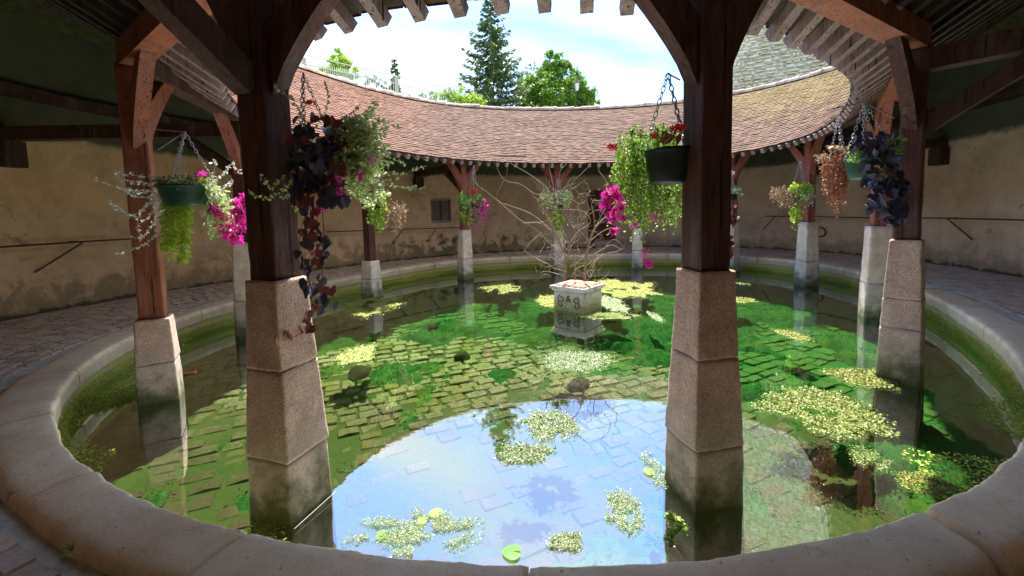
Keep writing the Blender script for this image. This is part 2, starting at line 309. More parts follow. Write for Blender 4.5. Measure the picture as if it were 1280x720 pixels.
def rubble():
    m, nt, b = newmat('rubble_stone'); p = pos(nt); r = math_(nt, 'FRACT', math_(nt, 'ADD', isl(nt), orand(nt)))
    f = noisef(nt, 6, 5, .7, p); c = ramp(nt, r, [(0, (.70, .57, .42)), (.5, (.90, .79, .62)), (1, (.80, .67, .50))]); c = mix(nt, .4, c, ramp(nt, f, [(.3, (.48, .41, .33)), (.7, (.88, .84, .78))])); lg = noisef(nt, .5, 6, .7, p); c = mix(nt, ramp(nt, lg, [(.54, G(0)), (.72, G(.2))]), c, (.46, .38, .24))
    nt.links.new(c, b.inputs['Base Color']); b.inputs['Roughness'].default_value = .95; bump(nt, b, f, .6, .04)
rubble()
def planter_m():
    m, nt, b = newmat('planter_stone'); p = pos(nt); f = noisef(nt, 30, 5, .7, p); md = noisef(nt, 5, 5, .6, p); z = sepz(nt, p)
    c = ramp(nt, f, [(.3, (.36, .33, .30)), (.65, (.68, .65, .62))])
    c = mix(nt, math_(nt, 'MULTIPLY', ramp(nt, math_(nt, 'ADD', z, math_(nt, 'MULTIPLY', math_(nt, 'SUBTRACT', md, .5), .9)), [(.08, G(1)), (.38, G(0))]), .85), c, mix(nt, f, (.10, .09, .02), (.45, .40, .08)))
    c = mix(nt, ramp(nt, md, [(.56, G(0)), (.66, G(.5))]), c, (.10, .09, .07)); c = mix(nt, ramp(nt, math_(nt, 'ADD', z, .5), [(.42, G(1)), (.51, G(0))]), c, (.02, .05, .012))
    nt.links.new(c, b.inputs['Base Color']); b.inputs['Roughness'].default_value = .9; bump(nt, b, f, .6, .015)
planter_m()

# ------------------------------------------------------------------ object helpers
class MB:
    def __init__(s): s.v = []; s.f = []
    def add(s, vs, fs):
        n = len(s.v); s.v += [tuple(v) for v in vs]; s.f += [tuple(i + n for i in f) for f in fs]
    def mesh(s, name, mat, smooth=False):
        me = bpy.data.meshes.new(name); me.from_pydata(s.v, [], s.f); me.validate()
        if mat: me.materials.append(MATS[mat])
        if smooth: me.polygons.foreach_set('use_smooth', [True] * len(me.polygons))
        me.update(); return me
    def build(s, name, mat, parent=None, smooth=False, kind=None):
        return link(name, s.mesh(name, mat, smooth), parent, kind)
def link(name, me, parent=None, kind=None, loc=None, rot=None, scale=None):
    o = bpy.data.objects.new(name, me); col.objects.link(o)
    if parent is not None: o.parent = parent
    if kind: o['kind'] = kind
    if loc is not None: o.location = loc
    if rot is not None: o.rotation_euler = rot
    if scale is not None: o.scale = scale
    return o
def tag(o, label, cat, group=None):
    o['label'] = label; o['category'] = cat
    if group: o['group'] = group
    return o
def thing(name, loc=(0, 0, 0), rz=0, label=None, cat=None, group=None):
    o = bpy.data.objects.new(name, None); col.objects.link(o); o.location = loc; o.rotation_euler = (0, 0, rz); o.empty_display_size = .1
    if label: tag(o, label, cat, group)
    return o
def keep(ch, root):    # parent under root while its mesh stays in world coordinates
    ch.parent = root; ch.matrix_parent_inverse = Matrix.LocRotScale(root.location, root.rotation_euler, None).inverted()
    return ch
BOXF = [(0, 3, 2, 1), (4, 5, 6, 7), (0, 1, 5, 4), (1, 2, 6, 5), (2, 3, 7, 6), (3, 0, 4, 7)]
def box8(mb, P): mb.add(P, BOXF)
def oriented_box(mb, c, ax, ay, az, hx, hy, hz):
    c = Vector(c); P = []
    for sz in (-1, 1):
        for sx, sy in ((-1, -1), (1, -1), (1, 1), (-1, 1)): P.append(c + ax * (hx * sx) + ay * (hy * sy) + az * (hz * sz))
    box8(mb, P)
def beam(mb, a, b, w, h, up=Vector((0, 0, 1))):
    a = Vector(a); b = Vector(b); d = (b - a).normalized(); s = d.cross(up).normalized(); u = s.cross(d).normalized()
    P = []
    for q in (a, b):
        for x, y in ((-1, -1), (1, -1), (1, 1), (-1, 1)): P.append(q + s * (x * w / 2) + u * (y * h / 2))
    mb.add(P, [(0, 1, 2, 3), (7, 6, 5, 4), (0, 4, 5, 1), (1, 5, 6, 2), (2, 6, 7, 3), (3, 7, 4, 0)])
def rough_box(w0, w1, h, n=7, amp=.004, rad=.02, seed=0, nz=None):
    """tapered block with worn rounded edges; base centre at origin"""
    mb = MB(); nz = nz or n
    def grid(f, nu, nv):
        b = len(mb.v)
        for i in range(nu + 1):
            for j in range(nv + 1):
                u = i / nu * 2 - 1; v = j / nv * 2 - 1
                mb.v.append(f(math.copysign(abs(u) ** .55, u), math.copysign(abs(v) ** .55, v)))
        for i in range(nu):
            for j in range(nv):
                a = b + i * (nv + 1) + j; mb.f.append((a, a + nv + 1, a + nv + 2, a + 1))
    grid(lambda u, v: (u, -1, v), n, nz); grid(lambda u, v: (1, u, v), n, nz); grid(lambda u, v: (-u, 1, v), n, nz); grid(lambda u, v: (-1, -u, v), n, nz)
    grid(lambda u, v: (u, v, 1), n, n); grid(lambda u, v: (u, -v, -1), n, n)
    out = []
    for (x, y, z) in mb.v:
        t = (z + 1) / 2; hw = (w0 + (w1 - w0) * t) / 2; hh = h / 2
        p = Vector((x * hw, y * hw, z * hh)); lim = Vector((hw - rad, hw - rad, hh - rad * .6))
        q = Vector((max(-lim.x, min(lim.x, p.x)), max(-lim.y, min(lim.y, p.y)), max(-lim.z, min(lim.z, p.z)))); d = p - q
        if d.length > 1e-6: p = q + d.normalized() * min(d.length, rad)
        nv = noise.noise_vector((p + Vector((seed * 3.7, seed * 1.3, seed))) * 7); nv2 = noise.noise_vector((p + Vector((seed, 5, 2))) * 30)
        p += nv * amp * 1.6 + nv2 * amp * .6
        out.append((p.x, p.y, p.z + hh))
    mb.v = out
    return mb
def weld(me, d=.0006):
    bm = bmesh.new(); bm.from_mesh(me); bmesh.ops.remove_doubles(bm, verts=bm.verts, dist=d); bmesh.ops.recalc_face_normals(bm, faces=bm.faces); bm.to_mesh(me); bm.free()
def tube(mb, pts, rads, n=5):
    pts = [Vector(p) for p in pts]; base = len(mb.v); prev = None
    for i, p in enumerate(pts):
        d = (pts[min(i + 1, len(pts) - 1)] - pts[max(i - 1, 0)])
        if d.length < 1e-9: d = Vector((0, 0, 1))
        d.normalize()
        if prev is None:
            a = d.orthogonal().normalized()
        else: a = (prev - d * prev.dot(d)); a = a.normalized() if a.length > 1e-6 else d.orthogonal().normalized()
        prev = a; b = d.cross(a); r = rads[i] if isinstance(rads, (list, tuple)) else rads
        for k in range(n):
            t = 2 * PI * k / n; mb.v.append(tuple(p + a * (math.cos(t) * r) + b * (math.sin(t) * r)))
    for i in range(len(pts) - 1):
        for k in range(n):
            k2 = (k + 1) % n; x = base + i * n; mb.f.append((x + k, x + k2, x + n + k2, x + n + k))
    mb.f.append(tuple(base + k for k in reversed(range(n)))); mb.f.append(tuple(base + (len(pts) - 1) * n + k for k in range(n)))
def smooth_path(pts, sub=4):
    pts = [Vector(p) for p in pts]; out = []
    for i in range(len(pts) - 1):
        p0 = pts[max(i - 1, 0)]; p1 = pts[i]; p2 = pts[i + 1]; p3 = pts[min(i + 2, len(pts) - 1)]
        for k in range(sub):
            t = k / sub; out.append(.5 * ((2 * p1) + (p2 - p0) * t + (2 * p0 - 5 * p1 + 4 * p2 - p3) * t * t + (3 * p1 - p0 - 3 * p2 + p3) * t ** 3))
    out.append(pts[-1]); return out
def leaf_quad(mb, c, d, up, l, w):
    s = d.cross(up)
    if s.length < 1e-4: s = d.orthogonal()
    s.normalize(); c = Vector(c)
    mb.add([c, c + d * (l * .5) + s * (w * .5), c + d * l, c + d * (l * .5) - s * (w * .5)], [(0, 1, 2, 3)])
def rnd(a, b): return random.uniform(a, b)
def rvec():
    z = rnd(-1, 1); t = rnd(0, 2 * PI); r = math.sqrt(1 - z * z); return Vector((r * math.cos(t), r * math.sin(t), z))

# ------------------------------------------------------------------ plan of the oval
CX, CYY = 1.473, 8.832
def four(c, t):
    r = c[0]
    for k in range(1, (len(c) - 1) // 2 + 1): r += c[2 * k - 1] * math.cos(k * t) + c[2 * k] * math.sin(k * t)
    return r
LIP = [6.7861, -0.0925, -0.0553, -0.018, 0.7936, 0.0833, 0.1446, -0.1095, 0.1695, -0.0402, -0.0744]
WOFF = [2.6617, 0.1811, -0.2209, 0.083, 0.3158, -0.3075, -0.0453]
ROFF = [2.7186, 0.1242, -0.0023, -0.1052, 0.1313, -0.0581, -0.1025]
def r_lip(t): return four(LIP, t)
def r_wall(t): return r_lip(t) + four(WOFF, t)
def r_ridge(t): return r_lip(t) + four(ROFF, t)
COLXY = [(-1.595, 2.765), (1.305, 2.773), (4.447, 4.619), (6.526, 7.319), (7.569, 10.508), (6.999, 13.086), (4.42, 14.45), (1.60, 14.45), (-1.501, 13.044), (-3.58, 10.344), (-4.623, 7.156), (-4.054, 4.578)]
def r_chord(t):
    d = (math.cos(t), math.sin(t))
    for i in range(12):
        a = COLXY[i]; b = COLXY[(i + 1) % 12]; ax_, ay_ = a[0] - 1.473, a[1] - 8.832; bx_, by_ = b[0] - 1.473 - ax_, b[1] - 8.832 - ay_
        den = d[0] * by_ - d[1] * bx_
        if abs(den) < 1e-9: continue
        r = (ax_ * by_ - ay_ * bx_) / den; u = (ax_ * d[1] - ay_ * d[0]) / den
        if r > 0 and -1e-6 <= u <= 1 + 1e-6: return r
    return 5
_EV = [min(four(LIP, 2 * PI * i / 360) - 1.44, r_chord(2 * PI * i / 360) - .47) for i in range(360)]
_EV = [sum(_EV[(i + k) % 360] for k in range(-14, 15)) / 29 for i in range(360)]
_EV = [min(_EV[i], r_chord(2 * PI * i / 360) - .40) for i in range(360)]
_EV = [sum(_EV[(i + k) % 360] for k in range(-6, 7)) / 13 for i in range(360)]
def r_eave(t):
    x = (t / (2 * PI) * 360) % 360; i = int(x) % 360; f = x - int(x); return _EV[i] * (1 - f) + _EV[(i + 1) % 360] * f
def P(r, t, z=0): return Vector((CX + r * math.cos(t), CYY + r * math.sin(t), z))
Z_COP, Z_EAVE, Z_RIDGE, Z_FLOOR = .423, 3.62, 6.4, -.5
def rim_w(t):
    d = abs(((math.degrees(t) + 101 + 180) % 360) - 180); x = max(0, min(1, (d - 26) / 18)); return .335 + .145 * x * x * (3 - 2 * x)
def z_pave(t, r):
    a = (r - r_lip(t) - .35) / (r_wall(t) - r_lip(t) - .4); return .345 + .085 * max(0, min(1, a))
def inv(px, py, z, t0=0): pass
def theta_of(v): return math.atan2(v[1] - CYY, v[0] - CX)
def wall_theta(px, rf=r_wall, guess_y=300):
    """angle at which the sight line through picture column px meets the wall"""
    d = ray(px, guess_y); lo = 3.0; hi = 40.0
    for _ in range(60):
        mid = (lo + hi) / 2; q = CAM + d * (mid / d.y); rr = math.hypot(q.x - CX, q.y - CYY)
        if rr < rf(theta_of(q)): lo = mid
        else: hi = mid
    q = CAM + d * (lo / d.y); return theta_of(q), lo
def perim_table(rf, n=720):
    pts = [P(rf(2 * PI * i / n), 2 * PI * i / n) for i in range(n + 1)]; s = [0]
    for i in range(n): s.append(s[-1] + (pts[i + 1] - pts[i]).length)
    return s
def equal_thetas(rf, count, phase=0):
    s = perim_table(rf); L = s[-1]; out = []; j = 0; n = len(s) - 1
    for k in range(count):
        target = (k / count + phase) % 1 * L
        lo, hi = 0, n
        while hi - lo > 1:
            mid = (lo + hi) // 2
            if s[mid] <= target: lo = mid
            else: hi = mid
        out.append(2 * PI * (lo + (target - s[lo]) / (s[lo + 1] - s[lo])) / n)
    return sorted(out), L
def tnorm(rf, t):
    d = P(rf(t + .01), t + .01) - P(rf(t - .01), t - .01); d.normalize(); return d, Vector((d.y, -d.x, 0))   # tangent, outward normal

# ================================================================== SETTING: terrain beyond the wall
def sstep(a, b, x):
    x = max(0, min(1, (x - a) / (b - a))); return x * x * (3 - 2 * x)
def ground_z(x, y):
    t = math.atan2(y - CYY, x - CX); d = math.hypot(x - CX, y - CYY) - r_wall(t)
    side = sstep(-.15, .25, math.sin(t))
    return .3 + 6.6 * side * sstep(3.5, 12, d) + noise.noise(Vector((x * .05, y * .05, 0))) * .5 * sstep(5, 12, d)
mb = MB(); nt_ = 96; rings = [.25, 1.2, 2.2, 3.2, 4.2, 5.4, 6.6, 9, 13, 20, 32, 55, 100, 200, 500, 1200]
for i in range(nt_):
    t = 2 * PI * i / nt_
    for d in rings:
        p = P(r_wall(t) + d, t); mb.v.append((p.x, p.y, ground_z(p.x, p.y) if d < 600 else 3))
nr = len(rings)
for i in range(nt_):
    for j in range(nr - 1):
        a = i * nr + j; b = ((i + 1) % nt_) * nr + j; mb.f.append((a, a + 1, b + 1, b))
mb.build('ground', 'meadow', smooth=True, kind='structure')

# ================================================================== basin
basin = thing('wash_basin', (CX, CYY, -.5), 0, 'oval stone basin with a worn rounded coping around the green water', 'basin')
# masonry wall under the coping + floor bed
mb = MB(); n = 240
zz = [-.6, -.4, -.2, -.05, .05, .14, .24]
for i in range(n):
    t = 2 * PI * i / n
    for z in zz:
        r = r_lip(t) + .035 + noise.noise(Vector((t * 40, z * 9, 1))) * .02; p = P(r, t, z); mb.v.append(tuple(p))
for i in range(n):
    for j in range(len(zz) - 1):
        a = i * len(zz) + j; b = ((i + 1) % n) * len(zz) + j; mb.f.append((a, a + 1, b + 1, b))
keep(mb.build('basin_wall', 'mossy_masonry', smooth=True), basin)
mb = MB(); fr = [.02, .25, .45, .6, .72, .82, .9, .96, 1.0]; nf = len(fr)
def bed_z(p): return Z_FLOOR - .036 + .022 * (1 - sstep(3.2, 5.8, p.y)) + .010 * noise.noise(p * 2.1)
for i in range(144):
    t = 2 * PI * i / 144
    for f in fr: p = P((r_lip(t) + .1) * f, t); mb.v.append((p.x, p.y, bed_z(p)))
for i in range(144):
    for k in range(nf - 1): a = i * nf + k; b = ((i + 1) % 144) * nf + k; mb.f.append((a, a + 1, b + 1, b))
keep(mb.build('basin_bed', 'basin_silt'), basin)
# coping stones
NC = 30
ct, L = equal_thetas(r_lip, NC, .004)
# joints seen in the photograph: one at far left, one near right
def near_theta(px, py): return theta_of(onz(px, py, .42)) % (2 * PI)
for want in (near_theta(90, 462), near_theta(1160, 640)):
    k = min(range(NC), key=lambda i: abs((ct[i] - want + PI) % (2 * PI) - PI)); ct[k] = want
ct.sort()
for k in range(NC):
    t0 = ct[k]; t1 = ct[(k + 1) % NC] if k < NC - 1 else ct[0] + 2 * PI
    tm = (t0 + t1) / 2; near = abs((tm - R(-100) + PI) % (2 * PI) - PI) < 1.3
    dz = rnd(-.008, .008); dr = rnd(-.006, .006)
    if abs(((t0 - near_theta(1160, 640)) + PI) % (2 * PI) - PI) < .02: dz = .035; dr = .025
    W = .47
    prof = [(.0, -.19), (-.004, -.10), (.0, -.035), (.012, -.012), (.035, -.001), (.10, .004), (.2, .006), (.3, .006), (.37, .002), (.42, -.008), (.455, -.028), (.475, -.06), (.482, -.12), (.482, -.2)]
    nu = 44 if near else 14; mb = MB(); gap = .004 / 7
    rr_ = [(t0 + gap) + (t1 - t0 - 2 * gap) * u / nu for u in range(nu + 1)]
    for u, t in enumerate(rr_):
        e = min(u, nu - u); es = .012 if e == 0 else 0
        for (a, z) in prof:
            p = P(r_lip(t) + a * rim_w(t) / .482 + dr, t, Z_COP + z + dz)
            nz = noise.noise_vector(p * 3.1) * .012 + noise.noise_vector(p * 11) * .007 + noise.noise_vector(p * 30) * .0045
            p += nz
            if es: p.z -= es * (1 if z > -.15 else 0)
            mb.v.append(tuple(p))
    m_ = len(prof)
    for u in range(nu):
        for j in range(m_ - 1):
            a = u * m_ + j; mb.f.append((a, a + 1, a + m_ + 1, a + m_))
    mb.f.append(tuple(range(m_ - 1, -1, -1))); mb.f.append(tuple(nu * m_ + j for j in range(m_)))
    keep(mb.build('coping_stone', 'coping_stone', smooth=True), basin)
# cobbled floor
def inside(x, y, off): 
    t = math.atan2(y - CYY, x - CX); return math.hypot(x - CX, y - CYY) < r_lip(t) - off
ANG = R(24); ca, sa = math.cos(ANG), math.sin(ANG)
def cobble_mesh(seed, lx=1, ly=1):
    mb = MB(); n = 4; g = [-.5, -.45, 0, .45, .5]
    for i in range(5):
        for j in range(5):
            x, y = g[i], g[j]; e = max(abs(x), abs(y)); z = .016 if e >= .5 else (.036 if e > .3 else .039)
            if abs(x) + abs(y) > .95: x *= .93; y *= .93
            nv = noise.noise_vector(Vector((x * 3 + seed * 5, y * 3, seed)))
            mb.v.append((x * lx + nv.x * .05 * lx, y * ly + nv.y * .06 * ly, z + nv.z * .014))
    for i in range(4):
        for j in range(4):
            a = i * 5 + j; mb.f.append((a, a + 5, a + 6, a + 1))
    return mb
cobs = []
row = -60
y = -11.0
while y < 11:
    h = rnd(.16, .235); x = -11 + rnd(0, .3)
    while x < 11:
        l = rnd(.19, .38); cx_ = x + l / 2; cy_ = y + h / 2 + noise.noise(Vector((cx_ * .35, y * .35, 0))) * .30 + noise.noise(Vector((cx_ * 1.5, y * 1.5, 4))) * .05
        wx, wy = CX + ca * cx_ - sa * cy_, CYY + sa * cx_ + ca * cy_
        if inside(wx, wy, .0) and random.random() > .035: cobs.append((wx, wy, l * rnd(.86, .95), h * rnd(.80, .92), rnd(-.10, .10)))
        x += l
    y += h
def seen(x, y):
    dx = x / y if y > .5 else 9
    return 1 if (y > 1.9 and abs(dx) < 1.2) else 0
cobs.sort(key=lambda c: (-seen(c[0], c[1]), math.hypot(c[0], c[1])))
near_c = [c for c in cobs if seen(c[0], c[1])][:300]; ids = set(map(id, near_c)); rest = [c for c in cobs if id(c) not in ids]
cm = []
for s in range(8):
    me = cobble_mesh(s).mesh('cobble', 'cobble_stone', False); cm.append(me)
for i, (x, y, l, h, a) in enumerate(near_c):
    o = link('cobble', cm[i % 8], None, None, (x, y, Z_FLOOR - .05 + rnd(-.022, .018)), (rnd(-.03, .03), rnd(-.03, .03), ANG + a), (l, h, 1)); keep(o, basin)
mb = MB()
for i, (x, y, l, h, a) in enumerate(rest):
    b = cobble_mesh(i * .37); cc, ss = math.cos(ANG + a), math.sin(ANG + a); zo = rnd(-.022, .018)
    mb.add([(x + cc * v[0] * l - ss * v[1] * h, y + ss * v[0] * l + cc * v[1] * h, Z_FLOOR - .05 + v[2] + zo) for v in b.v], b.f)
keep(mb.build('cobble_paving', 'cobble_stone', kind='stuff'), basin)
# algae carpet
mb = MB(); st = .085; nx = int(17 / st); ny = int(17 / st)
idx = {}
for i in range(nx):
    for j in range(ny):
        x = CX - 8.5 + i * st; y = CYY - 8.5 + j * st
        if not inside(x, y, -.02): continue
        nn = noise.fractal(Vector((x * .8, y * .8, 3.3)), .8, 2, 6) * .8 + .05 * (y - 8.2) + .045 * (x - 1.5)
        if (x - 0) ** 2 + (y - 5) ** 2 < 5: nn -= .15
        z = Z_FLOOR - .02 + max(-.05, min(.13, (nn - .02) * .35)) + noise.noise(Vector((x * 5, y * 5, 0))) * .05
        idx[i, j] = len(mb.v); mb.v.append((x, y, z))
for (i, j), a in idx.items():
    if (i + 1, j) in idx and (i, j + 1) in idx and (i + 1, j + 1) in idx: mb.f.append((a, idx[i + 1, j], idx[i + 1, j + 1], idx[i, j + 1]))
vis_v = [Vector(v) for v in mb.v if v[2] > Z_FLOOR - .03]
for _ in range(30000):
    v = random.choice(vis_v); leaf_quad(mb, v + Vector((rnd(-.07, .07), rnd(-.07, .07), rnd(-.01, .02))), Vector((rnd(-1, 1), rnd(-1, 1), rnd(.1, 1.0))).normalized(), rvec(), rnd(.025, .07), rnd(.006, .016))
o = mb.build('underwater_algae', 'green_algae', kind='stuff')
# water
mb = MB(); n = 180; mb.v.append((CX, CYY, 0))
for i in range(n):
    t = 2 * PI * i / n; mb.v.append(tuple(P(r_lip(t) + .045, t, 0)))
for i in range(n): mb.f.append((0, 1 + i, 1 + (i + 1) % n))
mb.build('water', 'pool_water', kind='structure')
mb = MB()
for i in range(40000):
    t = rnd(0, 2 * PI); d = noise.fractal(Vector((math.cos(t) * 5, math.sin(t) * 5, 0)), 1, 2, 3)
    lim = .06 + max(0, d) * .75
    q = (random.random() ** 1.6); off = .03 - lim * q
    p = P(r_lip(t) + off, t, rnd(.0, .02) + (.12 * random.random() if off > -.04 else 0))
    leaf_quad(mb, p, Vector((rnd(-1, 1), rnd(-1, 1), rnd(0, .35))).normalized(), Vector((0, 0, 1)), rnd(.015, .035), rnd(.01, .02))
mb.build('moss_fringe', 'moss', kind='stuff')

# ================================================================== pavement
mb = MB(); n = 160; fr = [0, .25, .5, .75, 1.0]
for i in range(n):
    t = 2 * PI * i / n; r0 = r_lip(t) + rim_w(t) - .04; r1 = r_wall(t) + .15
    for f in fr:
        r = r0 + (r1 - r0) * f; mb.v.append(tuple(P(r, t, z_pave(t, r) - .012 + noise.noise(P(r, t) * 1.3) * .006)))
for i in range(n):
    for j in range(4):
        a = i * 5 + j; b = ((i + 1) % n) * 5 + j; mb.f.append((a, a + 1, b + 1, b))
pave = mb.build('pavement', 'paving_mortar', smooth=True, kind='structure')
def brick_v(l, h, seed):
    mb = MB(); xs = (-.5, -.44, .44, .5)
    for x in xs:
        for y in xs:
            e = max(abs(x), abs(y)); nv = noise.noise_vector(Vector((x * 2 + seed, y * 2, seed * .7)))
            mb.v.append((x * l + nv.x * .010, y * h + nv.y * .010, (-.02 if e >= .5 else .010 + nv.z * .006)))
    for i in range(3):
        for j in range(3):
            a = i * 4 + j; mb.f.append((a, a + 4, a + 5, a + 1))
    return mb
bricks = []
k = 0
row = .40
while row < 3.3:
    rowh = rnd(.115, .14)
    s = perim_table(lambda t: r_lip(t) + row, 360); Lr = s[-1]; q = rnd(0, .2)
    while q < Lr - .2:
        l = rnd(.19, .27); i = int(min(359, (q / Lr) * 360))
        # invert arc length locally
        lo, hi = 0, 360
        while hi - lo > 1:
            md = (lo + hi) // 2
            if s[md] <= q + l / 2: lo = md
            else: hi = md
        t = 2 * PI * (lo + (q + l / 2 - s[lo]) / (s[lo + 1] - s[lo])) / 360
        r = r_lip(t) + row + rowh / 2
        if r < r_wall(t) - .03 and r - rowh / 2 > r_lip(t) + rim_w(t) + .06 and noise.noise(P(r, t) * .9) > -.42: bricks.append((t, r, l * .95, rowh * .91))
        q += l
    row += rowh
def bseen(b):
    p = P(b[1], b[0]); return 1 if p.y > 1.2 and abs(p.x / p.y) < 1.35 else 0
bricks.sort(key=lambda b: (-bseen(b), P(b[1], b[0]).length)); sel = [b for b in bricks if bseen(b)][:300]; ids = set(map(id, sel))
def bpos(b):
    t, r, l, h = b; p = P(r, t, z_pave(t, r)); tg, nn = tnorm(lambda a: r_lip(a) + (r - r_lip(t)), t); return p, math.atan2(tg.y, tg.x)
bm_ = [brick_v(1, 1, s).mesh('brick', 'paving_brick') for s in range(6)]
for s in range(6):
    me = bm_[s]
    for v in me.vertices:
        pass
for i, b in enumerate(sel):
    p, a = bpos(b); p.z += rnd(-.004, .004)
    me = brick_v(b[2], b[3], i % 40).mesh('brick', 'paving_brick'); o = link('brick', me, pave, None, p, (rnd(-.02, .02), rnd(-.02, .02), a + rnd(-.03, .03)))
mb = MB()
for i, b in enumerate(bricks):
    if id(b) in ids: continue
    p, a = bpos(b); v = brick_v(b[2], b[3], i % 97); a += rnd(-.03, .03); c, s = math.cos(a), math.sin(a)
    mb.add([(p.x + c * q[0] - s * q[1], p.y + s * q[0] + c * q[1], p.z + q[2]) for q in v.v], v.f)
mb.build('brick_paving', 'paving_brick', pave, kind='stuff')

# ================================================================== outer wall with its openings
tw0, dw = wall_theta(562.5, guess_y=262); tw1, _ = wall_theta(540, guess_y=262)
td0, dd_ = wall_theta(768, guess_y=280); td1, _ = wall_theta(736, guess_y=280)
zw0, zw1 = at(551, 276.5, dw).z, at(551, 250, dw).z
zd0, zd1 = .43, at(752, 240, dd_).z
ths = sorted([2 * PI * i / 180 for i in range(180)] + [tw0 % (2 * PI), tw1 % (2 * PI), td0 % (2 * PI), td1 % (2 * PI)])
zs = sorted([.2, .5, .8, 1.2, 1.6, zw0, zw1, zd1, 3.2, 3.7, 4.3, 5.0, 5.6])
def opening(t, z):
    for (a, b, c, d) in ((tw0, tw1, zw0, zw1), (td0, td1, .1, zd1)):
        if a % (2 * PI) < t < b % (2 * PI) and c < z < d: return True
    return False
mb = MB(); nz_ = len(zs)
for t in ths:
    for z in zs:
        r = r_wall(t) + noise.noise(P(r_wall(t), t, z) * .8) * .03 + .012 * (5.6 - z) * 0; mb.v.append(tuple(P(r, t, z)))
M_ = len(ths)
for i in range(M_):
    t2 = ths[(i + 1) % M_] if i < M_ - 1 else ths[0] + 2 * PI
    for j in range(nz_ - 1):
        if opening((ths[i] + t2) / 2, (zs[j] + zs[j + 1]) / 2): continue
        a = i * nz_ + j; b = ((i + 1) % M_) * nz_ + j; mb.f.append((a, b, b + 1, a + 1))
# outer face, top
base = len(mb.v)
for t in ths:
    mb.v.append(tuple(P(r_wall(t) + .5, t, -.2))); mb.v.append(tuple(P(r_wall(t) + .5, t, 5.6)))
for i in range(M_):
    k = (i + 1) % M_; mb.f.append((base + 2 * i, base + 2 * i + 1, base + 2 * k + 1, base + 2 * k)); mb.f.append((i * nz_ + nz_ - 1, k * nz_ + nz_ - 1, base + 2 * k + 1, base + 2 * i + 1))
gw = thing('gallery_wall', (CX, CYY, .3), 0, 'curved ochre plaster wall stained with mould behind the wash basin', 'wall')
keep(mb.build('plaster_face', 'ochre_plaster', smooth=False), gw)
# window: reveal, dark back, louvre slats
def local_frame(t0, t1):
    a = P(r_wall(t0), t0); b = P(r_wall(t1), t1); ex = (b - a).normalized(); ey = Vector((ex.y, -ex.x, 0))
    m_ = (a + b) / 2
    if ey.dot(m_ - Vector((CX, CYY, 0))) < 0: ey = -ey
    return m_, ex, ey, (b - a).length
UZ = Vector((0, 0, 1))
cw, ex, ey, ww = local_frame(tw0, tw1); zc = (zw0 + zw1) / 2; hh = (zw1 - zw0) / 2
mb = MB(); oriented_box(mb, cw + ey * .3 + UZ * zc, ex, ey, UZ, ww / 2 + .05, .02, hh + .05)
wn = mb.build('window', 'dark_void'); keep(wn, gw)
mb = MB()
for sx in (-1, 1): oriented_box(mb, cw + ex * (sx * (ww / 2 + .02)) + ey * .1 + UZ * zc, ex, ey, UZ, .022, .13, hh + .03)
for sz in (-1, 1): oriented_box(mb, cw + ey * .1 + UZ * (zc + sz * (hh + .02)), ex, ey, UZ, ww / 2 - .03, .127, .045)
o = mb.build('frame', 'timber_grey'); keep(o, gw)
for k in range(9):
    mb = MB(); z = zw0 + .06 + (zw1 - zw0 - .12) * k / 8; az = (UZ * .75 + ey * .65).normalized(); ay = az.cross(ex).normalized()
    oriented_box(mb, cw + ey * .08 + UZ * z, ex, ay, az, ww / 2 - .03, .006, .045); keep(mb.build('slat', 'timber_grey'), gw)
mb = MB(); oriented_box(mb, cw + ey * .04 + UZ * zc, ex, ey, UZ, .02, .02, hh - .03); keep(mb.build('mullion', 'timber_dark'), gw)
# door
cdr, ex, ey, wd = local_frame(td0, td1)
door = thing('plank_door', cdr + UZ * .43, 0, 'dark red plank door in the far wall behind the bare shrub', 'door')
for k in range(6):
    mb = MB(); oriented_box(mb, cdr + ex * ((k + .5) / 6 - .5) * (wd - .06) + ey * .12 + UZ * (.43 + (zd1 - .43) / 2), ex, ey, UZ, (wd - .06) / 12 - .006, .025, (zd1 - .47) / 2)
    keep(mb.build('plank', 'door_paint'), door)
mb = MB(); oriented_box(mb, cdr + ey * .22 + UZ * ((zd1 + .3) / 2), ex, ey, UZ, wd / 2 + .1, .02, zd1 / 2 + .1); keep(mb.build('door_back', 'dark_void'), door)
mb = MB()
for sx in (-1, 1): oriented_box(mb, cdr + ex * (sx * (wd / 2 + .0)) + ey * .1 + UZ * (.43 + (zd1 - .43) / 2), ex, ey, UZ, .04, .12, (zd1 - .43) / 2)
oriented_box(mb, cdr + ey * .1 + UZ * (zd1 + .03), ex, ey, UZ, wd / 2 + .06, .125, .04); keep(mb.build('door_frame', 'timber_red'), door)
# steps beside the door
ts, ds = wall_theta(764, guess_y=300); tg, nn = tnorm(r_wall, ts); ps = P(r_wall(ts), ts)
steps = thing('stone_steps', ps - nn * .3 + UZ * .42, 0, 'low pinkish stone steps against the far wall right of the bare shrub', 'steps')
for k, (d, h) in enumerate(((.62, .17), (.36, .36))):
    mb = MB(); oriented_box(mb, ps - nn * (d / 2 + .0) + UZ * (.40 + h / 2 + (0 if k == 0 else .0)), tg, nn, UZ, .75 - .002 * k, d / 2, h / 2); keep(mb.build('step', 'step_stone'), steps)

